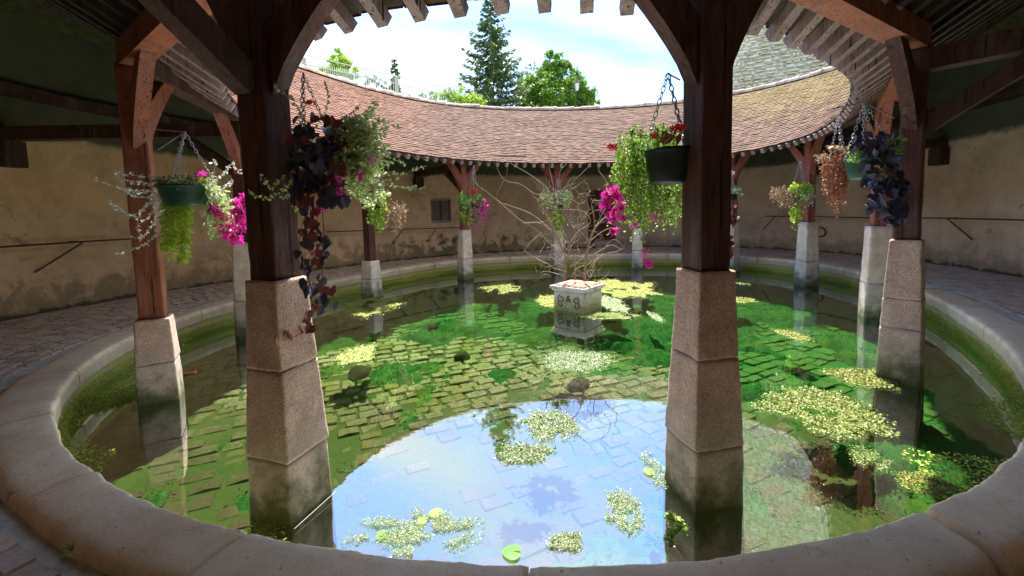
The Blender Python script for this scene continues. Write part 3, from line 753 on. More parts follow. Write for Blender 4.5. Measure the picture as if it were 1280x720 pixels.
# iron rails on the wall
def rail(pa, pb, strut, label, off=.28, lat=.045):
    (xa, ya), (xb, yb) = pa, pb
    ta, da = wall_theta(xa, guess_y=ya); tb, db = wall_theta(xb, guess_y=yb)
    za, zb = at(xa, ya, da).z, at(xb, yb, db).z
    tg, nn = tnorm(r_wall, (ta + tb) / 2)
    rt = thing('wall_rail', P(r_wall(ta) - off, ta, za), 0, label, 'rail', 'iron rails along the outer wall')
    mb = MB(); pts = []
    for k in range(7):
        t = ta + (tb - ta) * k / 6; pts.append(P(r_wall(t) - off, t, za + (zb - za) * k / 6))
    tube(mb, pts, .018, 6); keep(mb.build('rod', 'iron_rust', smooth=True), rt)
    for f in strut:
        t = ta + (tb - ta) * f; z = za + (zb - za) * f
        mb = MB(); tube(mb, [P(r_wall(t) - off, t, z), P(r_wall(t + lat) - .04, t + lat, z - .50)], .016, 5); tube(mb, [P(r_wall(t) - off, t, z), P(r_wall(t) + .02, t, z + .01)], .014, 5)
        keep(mb.build('bracket', 'iron_rust'), rt)
rail((-60, 312), (145, 299), (.66,), 'rusty iron rail at the far left of the plaster wall', lat=.055)
rail((400, 290), (585, 284), (.5, .75), 'rusty iron rail under the louvred window', lat=.04)
rail((960, 270), (1095, 272), (.1,), 'rusty iron rail behind the dry hanging basket on the right')
rail((1160, 272), (1420, 278), (.16,), 'rusty iron rail at the far right of the plaster wall', lat=-.05)
tr_, dr_ = wall_theta(1027, guess_y=290); pr = at(1027, 290, dr_); tg, nn = tnorm(r_wall, tr_)
mb = MB(); tube(mb, [pr - nn * .05 + tg * (math.cos(a) * .16) + UZ * (math.sin(a) * .16) for a in [2 * PI * k / 16 for k in range(17)]], .022, 5)
tag(mb.build('mooring_ring', 'iron_rust', smooth=True), 'rusty iron ring fixed to the right part of the wall', 'ring')

# ================================================================== roof
roof = thing('gallery_roof', (CX, CYY, 3.6), 0, 'ring shaped tiled roof over the gallery around the open basin', 'roof')
def roof_pt(t, f, up=0):
    """f 0 at the eave .. 1 at the ridge"""
    r = r_eave(t) + (r_ridge(t) - r_eave(t)) * f
    z = Z_EAVE + (Z_RIDGE - Z_EAVE) * f
    return P(r, t, z + up)
NCOURSE = 40; mb = MB()
for c in range(NCOURSE):
    f0 = c / NCOURSE - .012; f1 = (c + 1.7) / NCOURSE; f1 = min(f1, 1.0)
    fm = (c + .5) / NCOURSE; Lc = perim_table(lambda t: r_eave(t) + (r_ridge(t) - r_eave(t)) * fm, 90)[-1]; nT = int(Lc / .172)
    sag = 0
    for k in range(nT):
        a0 = 2 * PI * (k + .5 * (c % 2)) / nT; a1 = a0 + 2 * PI / nT; am = (a0 + a1) / 2
        sn = math.sin(am)
        if sn < -.2 and abs(math.sin(am)) > .0 and P(1, am).y < CYY - .2 and c > 3 and c % 2 and False: continue
        g = (a1 - a0) * .02; j = rnd(-.004, .004); up0 = .064 + rnd(-.006, .010) + noise.noise(Vector((am * 9, fm * 5, 0))) * .010; up1 = .028
        q = [roof_pt(a0 + g, f0 + j * .5, up0), roof_pt(a1 - g, f0 + j * .5, up0 + rnd(-.004, .004)), roof_pt(a1 - g, f1, up1), roof_pt(a0 + g, f1, up1)]
        lo = [v - Vector((0, 0, .018)) for v in q[:2]]
        mb.add(q + lo, [(0, 1, 2, 3), (1, 0, 4, 5), (0, 3, 4), (2, 1, 5)])
keep(mb.build('roof_tiles', 'clay_roof_tile', kind='stuff'), roof)
# boarding under the tiles
mb = MB(); n = 180; fs = [.004, .2, .4, .6, .8, 1.0]
for i in range(n):
    t = 2 * PI * i / n
    for f in fs: mb.v.append(tuple(roof_pt(t, f, .004)))
for i in range(n):
    for j in range(5):
        a = i * 6 + j; b = ((i + 1) % n) * 6 + j; mb.f.append((a, b, b + 1, a + 1))
# back slope
base = len(mb.v)
for i in range(n):
    t = 2 * PI * i / n; mb.v.append(tuple(roof_pt(t, 1.0, .05))); mb.v.append(tuple(P(max(r_ridge(t), r_wall(t)) + 1.0, t, Z_RIDGE - .85)))
for i in range(n):
    k = (i + 1) % n; mb.f.append((base + 2 * i, base + 2 * k, base + 2 * k + 1, base + 2 * i + 1))
keep(mb.build('roof_boarding', 'roof_board', smooth=True), roof)
# ridge tiles
mb = MB(); seg = 7
for e, (x, rr) in enumerate(((-.19, .125), (.17, .105), (.20, .128))):
    for k in range(seg + 1):
        a = PI * k / seg; mb.v.append((x, -math.cos(a) * rr, math.sin(a) * rr))
for e in range(2):
    for k in range(seg):
        a = e * (seg + 1) + k; mb.f.append((a, a + 1, a + seg + 2, a + seg + 1))
rt_me = mb.mesh('ridge_tile', 'ridge_tile_clay', True)
rth, Lr = equal_thetas(r_ridge, 162)
for t in rth:
    tg, nn = tnorm(r_ridge, t); p = roof_pt(t, 1.0, .02); o = link('ridge_tile', rt_me, None, None, p, (rnd(-.03, .03), rnd(-.05, .05) - .03, math.atan2(tg.y, tg.x) + rnd(-.03, .03)), (1.03, 1, rnd(1.0, 1.5))); keep(o, roof)
# rafters
eth, Le = equal_thetas(r_eave, 106, .002)
for i, t in enumerate(eth):
    mb = MB(); a = roof_pt(t, .0, -.062); b = roof_pt(t, 1.0, -.062); d = (b - a).normalized(); a = a - d * .035
    wdt = .095 + rnd(-.008, .008); s = d.cross(UZ).normalized(); u = s.cross(d)
    mid = roof_pt(t, .5, -.062)
    m1 = a.lerp(b, .13); beam(mb, a, m1, wdt, .11); beam(mb, m1, b, wdt, .11); ro = mb.build('rafter', 'timber_grey'); ro.data.materials.append(MATS['roof_board'])  # paler tails: skylight on the rafter ends put into the colour
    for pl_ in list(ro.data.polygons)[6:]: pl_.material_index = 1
    keep(ro, roof)
# wall beam
mb = MB(); n = 72
for i in range(n):
    t = 2 * PI * i / n; t2 = 2 * PI * (i + 1) / n
    beam(mb, P(r_wall(t) - .09, t, 4.28), P(r_wall(t2) - .09, t2, 4.28), .16, .2)
keep(mb.build('wall_beam', 'timber_dark'), roof)

# ================================================================== columns
COLS = [  # name, x, y, stone top z, base width, kind of timber
    ('A', -1.595, 2.765, 1.61), ('B', 1.305, 2.773, 1.60), ('L', 4.447, 4.619, 1.61), ('K', 6.526, 7.319, 1.63), ('J', 7.569, 10.508, 1.62), ('I', 6.999, 13.086, 1.54),
    ('H', 4.42, 14.45, 1.40), ('G', 1.60, 14.45, 1.40), ('F', -1.501, 13.044, 1.55), ('E', -3.58, 10.344, .92), ('D', -4.623, 7.156, 1.62), ('C', -4.054, 4.578, .94)]
LBL = dict(A='left of the two nearest timber columns, stone pedestal half hidden by purple trailing leaves', B='right of the two nearest timber columns, on a tall pink granite pedestal with deeply cracked post',
    L='column at the right edge of the pool with dark blue leaves over its post', K='column just behind the right hand column with a bright white edge on its pedestal', J='column on the far right with lime leaves hanging on its red post',
    I='far column half hidden behind the nearest right post', H='far column just right of the bare shrub and its pink flowers', G='far column directly behind the bare shrub', F='far column below red and magenta geraniums with V shaped red braces',
    E='short stoned column on the left far side under the lime and dry basket', D='white stoned column partly hidden behind the nearest left post', C='orange brown post on a short granite block at the left edge of the pool')
S0 = Matrix(((-.757, .654), (.654, .757)))
def ring_normal(x, y):
    v = Vector((x - CX, y - CYY)); u0 = Vector((-.757, .654)); u1 = Vector((.654, .757)); g = u0 * (v.dot(u0) / 37.3) + u1 * (v.dot(u1) / 59.5); g.normalize(); return Vector((g.x, g.y, 0))
Z_BEAM = 3.66
colpos = [Vector((x, y, 0)) for _, x, y, _ in COLS]
for ci, (nm, x, y, zt) in enumerate(COLS):
    nn = ring_normal(x, y); ang = math.atan2(nn.y, nn.x)
    ctr = thing('timber_column', (x, y, Z_FLOOR), ang, LBL[nm], 'column', 'columns standing in the water around the basin')
    big = nm in 'AB'
    mat = 'pedestal_stone' if nm in 'ABCL' else 'pedestal_pale'
    w_bot = .40; w_top = .31
    if nm == 'L': w_bot, w_top = .40, .265
    if nm in 'C': w_bot, w_top = .385, .305
    if nm in 'E': w_bot, w_top = .39, .31
    if nm in 'AB': w_bot = .39; w_top = .262
    # blocks: z ranges
    if zt > 1.2: cuts = [Z_FLOOR, .42 if nm != 'L' else .62, 1.02 if nm in 'AB' else .95, zt]
    else: cuts = [Z_FLOOR, .45, zt]
    if nm in 'FGHIJKD': cuts = [Z_FLOOR, .62, zt]
    full = zt - Z_FLOOR
    for k in range(len(cuts) - 1):
        z0, z1 = cuts[k], cuts[k + 1]; ztaper0 = max(0, (z0) / zt) if z0 > 0 else 0; f0 = max(0, z0 / zt); f1 = max(0, z1 / zt)
        wa = w_bot + (w_top - w_bot) * f0 + (0.012 if (k == len(cuts) - 3 and nm in 'AB') else 0); wb = w_bot + (w_top - w_bot) * f1
        n = 12 if nm in 'ABCL' else 6
        mb = rough_box(wa, wb, z1 - z0 - .003, n, 0.004, .013, seed=ci * 3 + k, nz=n + 4)
        me = mb.mesh('stone_block', mat, True); weld(me)
        o = link('stone_block', me, ctr, None, (rnd(-.003, .003), rnd(-.003, .003), z0 - Z_FLOOR), (0, 0, rnd(-.006, .006)))
    # post
    tw_ = .222 if nm in 'AB' else .205
    if nm == 'C': tw_ = .225
    pm = {'A': 'timber', 'B': 'timber', 'L': 'timber', 'C': 'timber_orange'}.get(nm, 'timber_red' if nm in 'FGHIJK' else 'timber')
    mb = rough_box(tw_, tw_ - .012, Z_BEAM - zt + .02, 9, .0035, .012, seed=ci + 20, nz=26)
    me = mb.mesh('post', pm, True); weld(me); link('post', me, ctr, None, (0, 0, zt - Z_FLOOR - .004))
    # braces toward the neighbours (curved)
    pv, nx_ = colpos[(ci - 1) % 12], colpos[(ci + 1) % 12]; me_ = colpos[ci]
    for q in (pv, nx_):
        d = (q - me_).normalized(); mb = MB(); sd_ = d.cross(UZ).normalized()
        zb = 2.80 + (0 if nm in 'ABLC' else -.02); reach = .50; n = 8; prof = []
        for k in range(n + 1):
            a = k / n
            # lower edge curve
            lx = tw_ / 2 - .01 + (reach - tw_ / 2 + .2) * a; lz = zb + (Z_BEAM - zb - .005) * a ** .78
            prof.append((lx, lz))
        up = []
        for k in range(n + 1):
            a = k / n; lx = tw_ / 2 - .01 + (reach - .21 - tw_ / 2 + .2) * a; lz = zb + .42 + (Z_BEAM - zb - .425) * (a ** .85)
            up.append((lx, lz))
        th = .075 if nm in 'AB' else .062
        for (lx, lz), (ux, uz) in zip(prof, up):
            for s in (-1, 1):
                mb.v.append(tuple(me_ + d * lx + UZ * lz + sd_ * (s * th))); mb.v.append(tuple(me_ + d * ux + UZ * uz + sd_ * (s * th)))
        for k in range(n):
            b = k * 4; mb.f += [(b, b + 4, b + 5, b + 1), (b + 2, b + 3, b + 7, b + 6), (b, b + 2, b + 6, b + 4), (b + 1, b + 5, b + 7, b + 3)]
        mb.f += [(0, 1, 3, 2), (n * 4, n * 4 + 2, n * 4 + 3, n * 4 + 1)]
        o = mb.build('brace', 'timber' if nm in 'ABL' else ('timber_orange' if nm == 'C' else 'timber_red')); keep(o, ctr)
    # ring beam to the next column
    mb = MB(); d = (nx_ - me_).normalized(); sd_ = d.cross(UZ)
    beam(mb, me_ + UZ * (Z_BEAM + .115), nx_ + UZ * (Z_BEAM + .115), .21, .23); keep(mb.build('ring_beam', 'timber_orange' if nm in 'BLC' else 'timber_dark'), roof)  # some beams in brighter timber: light on their undersides painted in
    if nm in 'ALJHFD':
        t = math.atan2(nn.y, nn.x); 
        # meet the wall along the normal
        s = .5
        while True:
            p = me_ + nn * s
            if math.hypot(p.x - CX, p.y - CYY) > r_wall(theta_of(p)) - .0 or s > 8: break
            s += .02
        mb = MB(); beam(mb, me_ + nn * (-.06) + UZ * 3.53, me_ + nn * (s + .1) + UZ * 3.53, .2, .22); keep(mb.build('tie_beam', 'timber_dark'), roof)
        mb = MB(); beam(mb, me_ + nn * .10 + UZ * 2.85, me_ + nn * .95 + UZ * 3.45, .13, .17); keep(mb.build('brace', 'timber_dark'), ctr)
        mb = MB(); oriented_box(mb, me_ + nn * (s - .12) + UZ * 3.2, nn, nn.cross(UZ), UZ, .14, .16, .215); keep(mb.build('corbel', 'timber_dark'), roof)

# ================================================================== planter and bare shrub
fc = onz(730, 392, 0); lc = onz(689, 385.5, 0); rc = onz(752.8, 382, 0)
ea = (lc - fc); eb = (rc - fc); ea.z = eb.z = 0; la = ea.length; ea.normalize(); eb = Vector((-ea.y, ea.x, 0)) * (1 if Vector((-ea.y, ea.x, 0)).dot(eb) > 0 else -1)
side = .72; pc = fc + ea * (side / 2) + eb * (side / 2); pc.z = 0
pl = thing('stone_planter', (pc.x, pc.y, Z_FLOOR), math.atan2(ea.y, ea.x), 'square carved stone planter standing in the middle of the pool', 'planter')
def lay(wa, wb, z0, z1, mat='planter_stone', name='planter_body', rad=.012, amp=.003):
    me = rough_box(wa, wb, z1 - z0, 8, amp, rad, seed=z0 * 9 + 3).mesh(name, mat, True); weld(me); return link(name, me, pl, None, (0, 0, z0 - Z_FLOOR))
lay(.72, .72, Z_FLOOR, .40); lay(.77, .79, .40, .44, name='moulding'); lay(.85, .86, .44, .50, name='rim', rad=.02, amp=.005); lay(.74, .70, .495, .525, 'soil', 'soil', .02, .012)
lay(.76, .74, -.04, .035, name='plinth')
# carved volutes and ampersand on the front-left face (normal -eb)
def face_pt(u, v, out_): return fc + ea * u + UZ * v - eb * out_
def volute(cx_, mir):
    mb = MB(); pts = []
    for k in range(26):
        a = k / 25 * 2.0 * PI * 1.15 + .3; rr = .028 + .055 * (k / 25) ** .8; pts.append(face_pt(cx_ + mir * math.cos(a) * rr, .24 + math.sin(a) * rr * .95, .004))
    tube(mb, pts, .0115, 5)
    tail = [(-.06, .20), (-.075, .13), (-.04, .085), (.01, .08), (.03, .115), (.005, .135)]
    tube(mb, smooth_path([face_pt(cx_ + mir * a * -1, b, .004) for a, b in tail], 3), .0115, 5); return mb
# 'ea' points to the left of the face in the picture, so u grows leftwards
keep(volute(.54, 1).build('carving', 'carved_dark', smooth=True), pl); keep(volute(.18, -1).build('carving', 'carved_dark', smooth=True), pl)
fcu = bpy.data.curves.new('ampersand', 'FONT'); fcu.body = '&'; fcu.size = .19; fcu.extrude = .010; fcu.align_x = 'CENTER'; fcu.bevel_depth = .002
to = bpy.data.objects.new('tmp', fcu); col.objects.link(to); dg = bpy.context.evaluated_depsgraph_get(); me = bpy.data.meshes.new_from_object(to.evaluated_get(dg)); bpy.data.objects.remove(to)
me.name = 'ampersand'; me.materials.clear(); me.materials.append(MATS['carved_dark'])
o = link('ampersand', me); mw = Matrix((-ea, UZ, -eb)).transposed().to_4x4(); mw.translation = face_pt(.36, .19, .005)
if mw.to_3x3().determinant() < 0: pass
o.matrix_world = mw; o.parent = pl; o.matrix_parent_inverse = Matrix.LocRotScale(pl.location, pl.rotation_euler, None).inverted()
# bare shrub
D0 = pc.y
shr = thing('bare_shrub', (pc.x, pc.y, .5), 0, 'leafless twisting shrub growing out of the stone planter', 'shrub')
def zp(px, py, dd=0): return at(px, py, D0 + dd)
trunks = [([(731, 352), (732, 325), (737, 302), (744, 285), (754, 274), (762, 268)], .030, .018, -.05),
          ([(705, 350), (708, 330), (703, 312), (693, 290), (683, 270), (678, 255)], .022, .011, .05),
          ([(719, 350), (718, 330), (712, 308), (702, 285), (694, 262), (691, 235)], .022, .010, .12),
          ([(704, 350), (706, 330), (714, 308), (722, 292), (727, 275)], .016, .009, -.12),
          ([(731, 345), (741, 330), (756, 318), (772, 314), (778, 308), (770, 300), (762, 302), (752, 316)], .010, .006, -.2)]
tips = []
for i, (pp, r0, r1, dd) in enumerate(trunks):
    mb = MB(); path = smooth_path([zp(x, y, dd + .06 * math.sin(k * 1.7 + i)) for k, (x, y) in enumerate(pp)], 4)
    tube(mb, path, [r0 + (r1 - r0) * k / (len(path) - 1) for k in range(len(path))], 7); o = mb.build('trunk', 'bark', smooth=True); keep(o, shr)
br = [[(702, 318), (690, 290), (665, 268), (640, 258), (624, 252), (622, 240), (632, 222), (634, 208), (632, 192)],
      [(690, 288), (672, 278), (655, 278), (635, 262), (615, 245), (598, 232), (590, 222)],
      [(694, 262), (682, 245), (668, 242), (650, 230), (632, 226), (622, 212), (620, 200), (612, 188)],
      [(692, 250), (684, 235), (668, 222), (652, 212), (638, 204), (634, 194)],
      [(694, 245), (690, 225), (686, 205), (688, 192)],
      [(712, 305), (722, 290), (738, 278), (730, 265), (714, 262), (698, 262), (684, 260)],
      [(727, 275), (722, 255), (712, 245), (716, 228), (726, 218), (738, 205), (742, 195), (752, 188)],
      [(727, 275), (736, 262), (732, 248), (738, 238), (735, 246)],
      [(744, 285), (742, 268), (740, 252), (752, 250), (762, 238), (755, 222), (748, 212), (756, 200), (760, 188)],
      [(737, 302), (726, 290), (714, 280), (705, 262), (706, 240), (712, 225), (718, 222)],
      [(712, 308), (724, 298), (722, 286), (732, 276), (722, 262)],
      [(703, 312), (690, 306), (682, 300), (672, 290)],
      [(706, 335), (690, 322), (684, 315)], [(708, 340), (692, 335), (682, 328), (676, 332)], [(704, 345), (688, 340), (678, 340), (674, 345)],
      [(715, 345), (722, 335), (736, 330), (742, 322)], [(731, 340), (742, 338), (738, 345), (745, 335)],
      [(744, 285), (756, 262), (770, 250), (768, 232), (775, 222), (762, 218), (768, 206)],
      [(762, 268), (768, 255), (764, 240)], [(740, 320), (752, 312), (765, 306), (778, 312), (781, 305)],
      [(700, 300), (688, 275), (676, 258), (668, 246)], [(705, 330), (698, 318), (684, 300), (668, 285), (650, 278)],
      [(694, 262), (700, 240), (700, 215), (708, 205), (713, 192), (722, 180)], [(727, 275), (748, 262), (760, 275)], [(737, 302), (752, 290), (766, 285), (777, 298)],
      [(652, 318), (664, 302), (678, 290)][::-1], [(655, 313), (668, 322), (684, 330)][::-1]]
for i, pp in enumerate(br):
    mb = MB(); dd0 = rnd(-.3, .25); path = smooth_path([zp(x, y, dd0 * min(1, k / 2) + rnd(-.05, .05)) for k, (x, y) in enumerate(pp)], 4)
    n = len(path); tube(mb, path, [.0095 - .0072 * k / (n - 1) for k in range(n)], 5); o = mb.build('branch', 'twig', smooth=True); keep(o, shr)
mb = MB()
for i in range(190):
    x = rnd(672, 755); y = rnd(235, 350); p = zp(x, y, rnd(-.3, .3)); d = Vector((rnd(-1, 1), rnd(-1, 1), rnd(-.2, 1.3))).normalized(); path = [p]
    for k in range(6):
        d = (d + rvec() * .5).normalized(); path.append(path[-1] + d * rnd(.04, .09))
    tube(mb, path, [.0038 - .0005 * k for k in range(7)], 3)
o = mb.build('twigs', 'twig', kind='stuff'); keep(o, shr)

# ================================================================== hanging baskets
def leafmesh(kind):
    """broad heart leaf, folded a little, 8 faces; hangs along -z"""
    mb = MB(); out_ = [(0, 0), (.30, .10), (.48, -.15), (.40, -.50), (.18, -.85), (0, -1.0)]
    if kind == 1: out_ = [(0, 0), (.42, .16), (.58, -.12), (.42, -.30), (.50, -.55), (.15, -.75), (0, -1.0)]
    n = len(out_)
    for s in (-1, 1):
        for (x, z) in out_: mb.v.append((s * x, -.28 * abs(x) + .12 * math.sin(z * 3), z))
    for j in range(1, n - 1):
        mb.f.append((0, j, j + 1) if j + 1 < n else (0, j, n - 1)); mb.f.append((n, n + j + 1, n + j))
    return mb
LEAF = {}
def broad_leaf(parent, p, size, mat, kind=0, face=None):
    key = (mat, kind)
    if key not in LEAF: LEAF[key] = leafmesh(kind).mesh('leaf', mat, True)
    o = link('leaf', LEAF[key]); size *= .82; o.scale = (size, size, size)
    o.location = p; o.rotation_euler = (rnd(-.9, .5), rnd(-.7, .7), rnd(-1.0, 1.0)); keep(o, parent); return o
def small_leaf(mb, p, s, up=None, asp=.8):
    d = rvec(); n_ = rvec() if up is None else (up + rvec() * .7).normalized(); sd_ = d.cross(n_)
    if sd_.length < 1e-3: return
    sd_.normalize(); w_ = s * asp
    mb.add([p, p + d * s * .35 + sd_ * w_ * .5, p + d * s * .8 + sd_ * w_ * .42, p + d * s, p + d * s * .8 - sd_ * w_ * .42, p + d * s * .35 - sd_ * w_ * .5], [(0, 1, 2, 3), (0, 3, 4, 5)])
def strand(stems, leaves, pts, r, ls, step, jit, dens=1, asp=.8):
    path = smooth_path(pts, 5); tube(stems, path, r, 3); acc = 0
    for a, b in zip(path, path[1:]):
        L_ = (b - a).length; k = max(1, int(L_ / step + random.random()))
        for _ in range(k):
            for _d in range(dens): small_leaf(leaves, a.lerp(b, random.random()) + rvec() * jit * random.random(), ls * rnd(.7, 1.2), None, asp)
def chain_mesh(mb, a, b, link_l=.045, r=.0032, w=.011):
    a = Vector(a); b = Vector(b); d = (b - a); L_ = d.length; d.normalize(); n = max(1, int(L_ / (link_l * .78))); s = d.orthogonal().normalized(); t = d.cross(s)
    for k in range(n):
        c = a.lerp(b, (k + .5) / n); u = s if k % 2 else t; pts = []
        for q in range(9):
            an = 2 * PI * q / 8; pts.append(c + d * (math.cos(an) * link_l * .5) + u * (math.sin(an) * w))
        tube(mb, pts, r, 4)
def pot(parent, c, rad, h, mat):
    mb = MB(); prof = [(.72, 0), (.80, .08), (.90, .45), (.965, .85), (1.0, .9), (1.03, .93), (1.03, 1.0), (.97, 1.0), (.94, .9), (.90, .82)]; n = 28
    for (a, z) in prof:
        for k in range(n): t = 2 * PI * k / n; mb.v.append((c.x + a * rad * math.cos(t), c.y + a * rad * math.sin(t), c.z + z * h))
    for j in range(len(prof) - 1):
        for k in range(n): x = j * n + k; y = j * n + (k + 1) % n; mb.f.append((x, y, y + n, x + n))
    mb.f.append(tuple(range(n - 1, -1, -1))); mb.f.append(tuple((len(prof) - 1) * n + k for k in range(n)))
    keep(mb.build('pot', mat, smooth=True), parent)
def flowers(mb, c, spread, count, s):
    for _ in range(count):
        p = c + Vector((rnd(-1, 1) * spread[0], rnd(-1, 1) * spread[1], rnd(-1, 1) * spread[2])); n_ = (rvec() + Vector((0, -1.0, .3))).normalized(); a = n_.orthogonal().normalized(); b = n_.cross(a)
        for k in range(5):
            t = 2 * PI * k / 5 + rnd(-.2, .2); d = a * math.cos(t) + b * math.sin(t); e = n_.cross(d); q = p + n_ * s * .12
            mb.add([p, p + d * s * .45 + e * s * .28, q + d * s * .95 + n_ * rnd(-.1, .25) * s, p + d * s * .45 - e * s * .28], [(0, 1, 2, 3)])
HG = 'hanging flower baskets on the columns'
def basket(px, py, depth, rad, h, label, mat='pot_green', hook=None, nchain=3, bracket=None, link_l=.045):
    c = at(px, py, depth); b = thing('hanging_basket', c, 0, label, 'hanging basket', HG); pot(b, c, rad, h, mat)
    if hook is not None:
        for k in range(nchain):
            t = 2 * PI * k / nchain + .6; mb = MB(); chain_mesh(mb, hook, c + Vector((rad * math.cos(t), rad * math.sin(t), h)), link_l, .0035 * link_l / .045, .012 * link_l / .045); keep(mb.build('chain', 'galvanised', smooth=True), b)
    if bracket:
        mb = MB()
        for pa, pb in bracket: tube(mb, [pa, pb], .006, 5)
        keep(mb.build('bracket', 'galvanised'), b)
    return b, c

# --- C: green pot on an iron bracket with silver trails, lime moss, magenta
dC = 4.25
hookC = at(231, 165, dC); bC, cC = basket(236, 257, dC, .245, .20, 'green pot basket by the orange post with silver trailing stems and magenta flowers', 'pot_green', hookC, 3,
    [(at(196, 162, 4.45), hookC), (at(197, 188, 4.45), hookC), (hookC, at(231, 172, dC))], .045)
st_, lv = MB(), MB()
for pp in ([(225, 228), (190, 222), (160, 218), (140, 214)], [(225, 230), (185, 240), (150, 235), (128, 228), (112, 222)], [(225, 235), (195, 250), (165, 270), (148, 262), (138, 252)],
           [(222, 236), (200, 262), (188, 285), (176, 298), (168, 296)], [(215, 240), (196, 270), (190, 298), (165, 312), (145, 318)], [(218, 232), (190, 245), (170, 246), (156, 238)],
           [(215, 235), (205, 255), (200, 275), (196, 290)], [(210, 240), (180, 258), (172, 280), (178, 300)], [(232, 252), (240, 240), (245, 228), (238, 222)], [(262, 250), (272, 240), (285, 232), (292, 225)],
           [(262, 230), (280, 218), (290, 205), (300, 218)], [(262, 226), (268, 212), (266, 198)], [(200, 232), (176, 228), (150, 224), (142, 218)], [(262, 260), (255, 270), (250, 262)], [(212, 240), (192, 265), (180, 275), (160, 268), (150, 262)]):
    strand(st_, lv, [at(x, y, dC + rnd(-.25, .1)) for x, y in pp], .0022, .032, .020, .016, 1)
keep(st_.build('silver_stems', 'leaf_silver'), bC); keep(lv.build('silver_leaves', 'leaf_silver', kind='stuff'), bC)
st_, lv = MB(), MB()
for i in range(420):
    a = rnd(0, 2 * PI); r = .25 * math.sqrt(random.random()); p = cC + Vector((r * math.cos(a), r * math.sin(a), .20 + rnd(0, .06) + .05 * (1 - r / .25)))
    small_leaf(lv, p, rnd(.03, .055), None, .5)
keep(lv.build('lime_moss', 'duckweed_yellow', kind='stuff'), bC)
st_, lv = MB(), MB()
for i in range(16):
    x0 = rnd(208, 232); y0 = rnd(245, 258); path = [at(x0, y0 - 12, dC - .1), at(x0 + rnd(-3, 3), y0 + 20, dC - .15 + rnd(-.1, .1)), at(x0 + rnd(-5, 4), rnd(295, 325), dC - .1)]
    sp = smooth_path(path, 9); tube(st_, sp, .002, 3)
    for p in sp:
        for s in (-1, 1): leaf_quad(lv, p, Vector((s * rnd(.5, 1), rnd(-.4, .4), -rnd(.3, .8))).normalized(), Vector((rnd(-.3, .3), -1, .3)), rnd(.06, .10), .022)
keep(st_.build('fern_stems', 'stem_green'), bC); keep(lv.build('fern_fronds', 'leaf_lime', kind='stuff'), bC)
st_, lv, lf2 = MB(), MB(), MB()
for i in range(34):
    x0 = rnd(255, 270); pp = [(x0, 236 + rnd(-6, 4)), (x0 + rnd(0, 22), 250 + rnd(-6, 14)), (x0 + rnd(0, 35), 275 + rnd(-5, 25))]
    strand(st_, lv, [at(x, y, dC + rnd(-.15, .15)) for x, y in pp], .002, .036, .022, .03, 1)
keep(st_.build('green_stems', 'stem_green'), bC); keep(lv.build('green_leaves', 'leaf_pale', kind='stuff'), bC)
for (x, y, a, b, n) in ((270, 262, .07, .05, 20), (276, 278, .05, .05, 12), (284, 292, .07, .05, 18), (300, 260, .08, .09, 26), (302, 278, .09, .08, 34), (294, 300, .05, .04, 12), (250, 218, .02, .02, 4), (306, 250, .05, .06, 14)):
    mb = MB(); flowers(mb, at(x, y, dC - .1), (a, .05, b), n, .042); keep(mb.build('flower_cluster', 'petal_magenta'), bC)

# --- A: purple leaf basket
dA = 2.72
hookA = at(379, 92, 2.85); bA, cA = basket(396, 232, dA + .06, .17, .15, 'near left basket with big purple leaves trailing down the stone pedestal', 'pot_dark', hookA, 3, None, .04)
lv_pts = []
for i in range(105):
    a = rnd(0, 1); x = rnd(362, 428); y = 160 + (rnd(0, 1) ** .9) * 95
    lv_pts.append((x, y, 'leaf_purple' if random.random() < .72 else 'leaf_wine', rnd(.075, .125)))
for (x, y) in ((372, 152), (384, 158), (376, 160), (392, 150), (418, 155), (424, 165), (430, 178), (412, 160), (402, 152)): lv_pts.append((x, y, 'leaf_wine', .085))
for (x, y, s) in ((402, 236, .15), (408, 246, .13), (396, 226, .13)): lv_pts.append((x, y, 'leaf_wine', s))
for (x, y) in ((385, 258), (378, 268), (392, 270), (400, 262), (386, 282), (396, 284), (376, 292), (390, 296), (398, 300), (404, 308), (378, 306), (386, 316), (398, 318), (372, 320), (383, 330), (395, 330), (404, 326), (376, 340),
               (388, 344), (400, 348), (380, 356), (394, 360), (404, 364), (386, 370), (398, 376), (408, 380), (392, 388), (402, 392), (386, 398), (378, 404), (388, 412), (372, 414), (366, 420), (352, 424), (344, 426), (356, 420), (362, 424)):
    lv_pts.append((x, y, 'leaf_wine' if random.random() < .42 else 'leaf_purple', rnd(.06, .10)))
lv_pts += [(x + rnd(-7, 7), y + rnd(-7, 7), m_q, s_q * .9) for (x, y, m_q, s_q) in lv_pts if 255 < y < 400]
for (x, y, mt, s) in lv_pts: broad_leaf(bA, at(x + 2, y - 6, dA - .12 + rnd(-.12, .16) + (.06 if y > 400 else 0)), s, mt, 0 if random.random() < .7 else 1)
st_ = MB()
for pp in ([(392, 230), (388, 270), (396, 310), (386, 350), (400, 385), (385, 410), (365, 422), (342, 428)], [(400, 230), (378, 280), (376, 320), (392, 365), (398, 385)], [(398, 225), (405, 290), (402, 330), (410, 378)]):
    tube(st_, smooth_path([at(x, y, dA - .06) for x, y in pp], 5), .0028, 4)
keep(st_.build('vine_stems', 'stem_red'), bA)
st_, lv = MB(), MB()
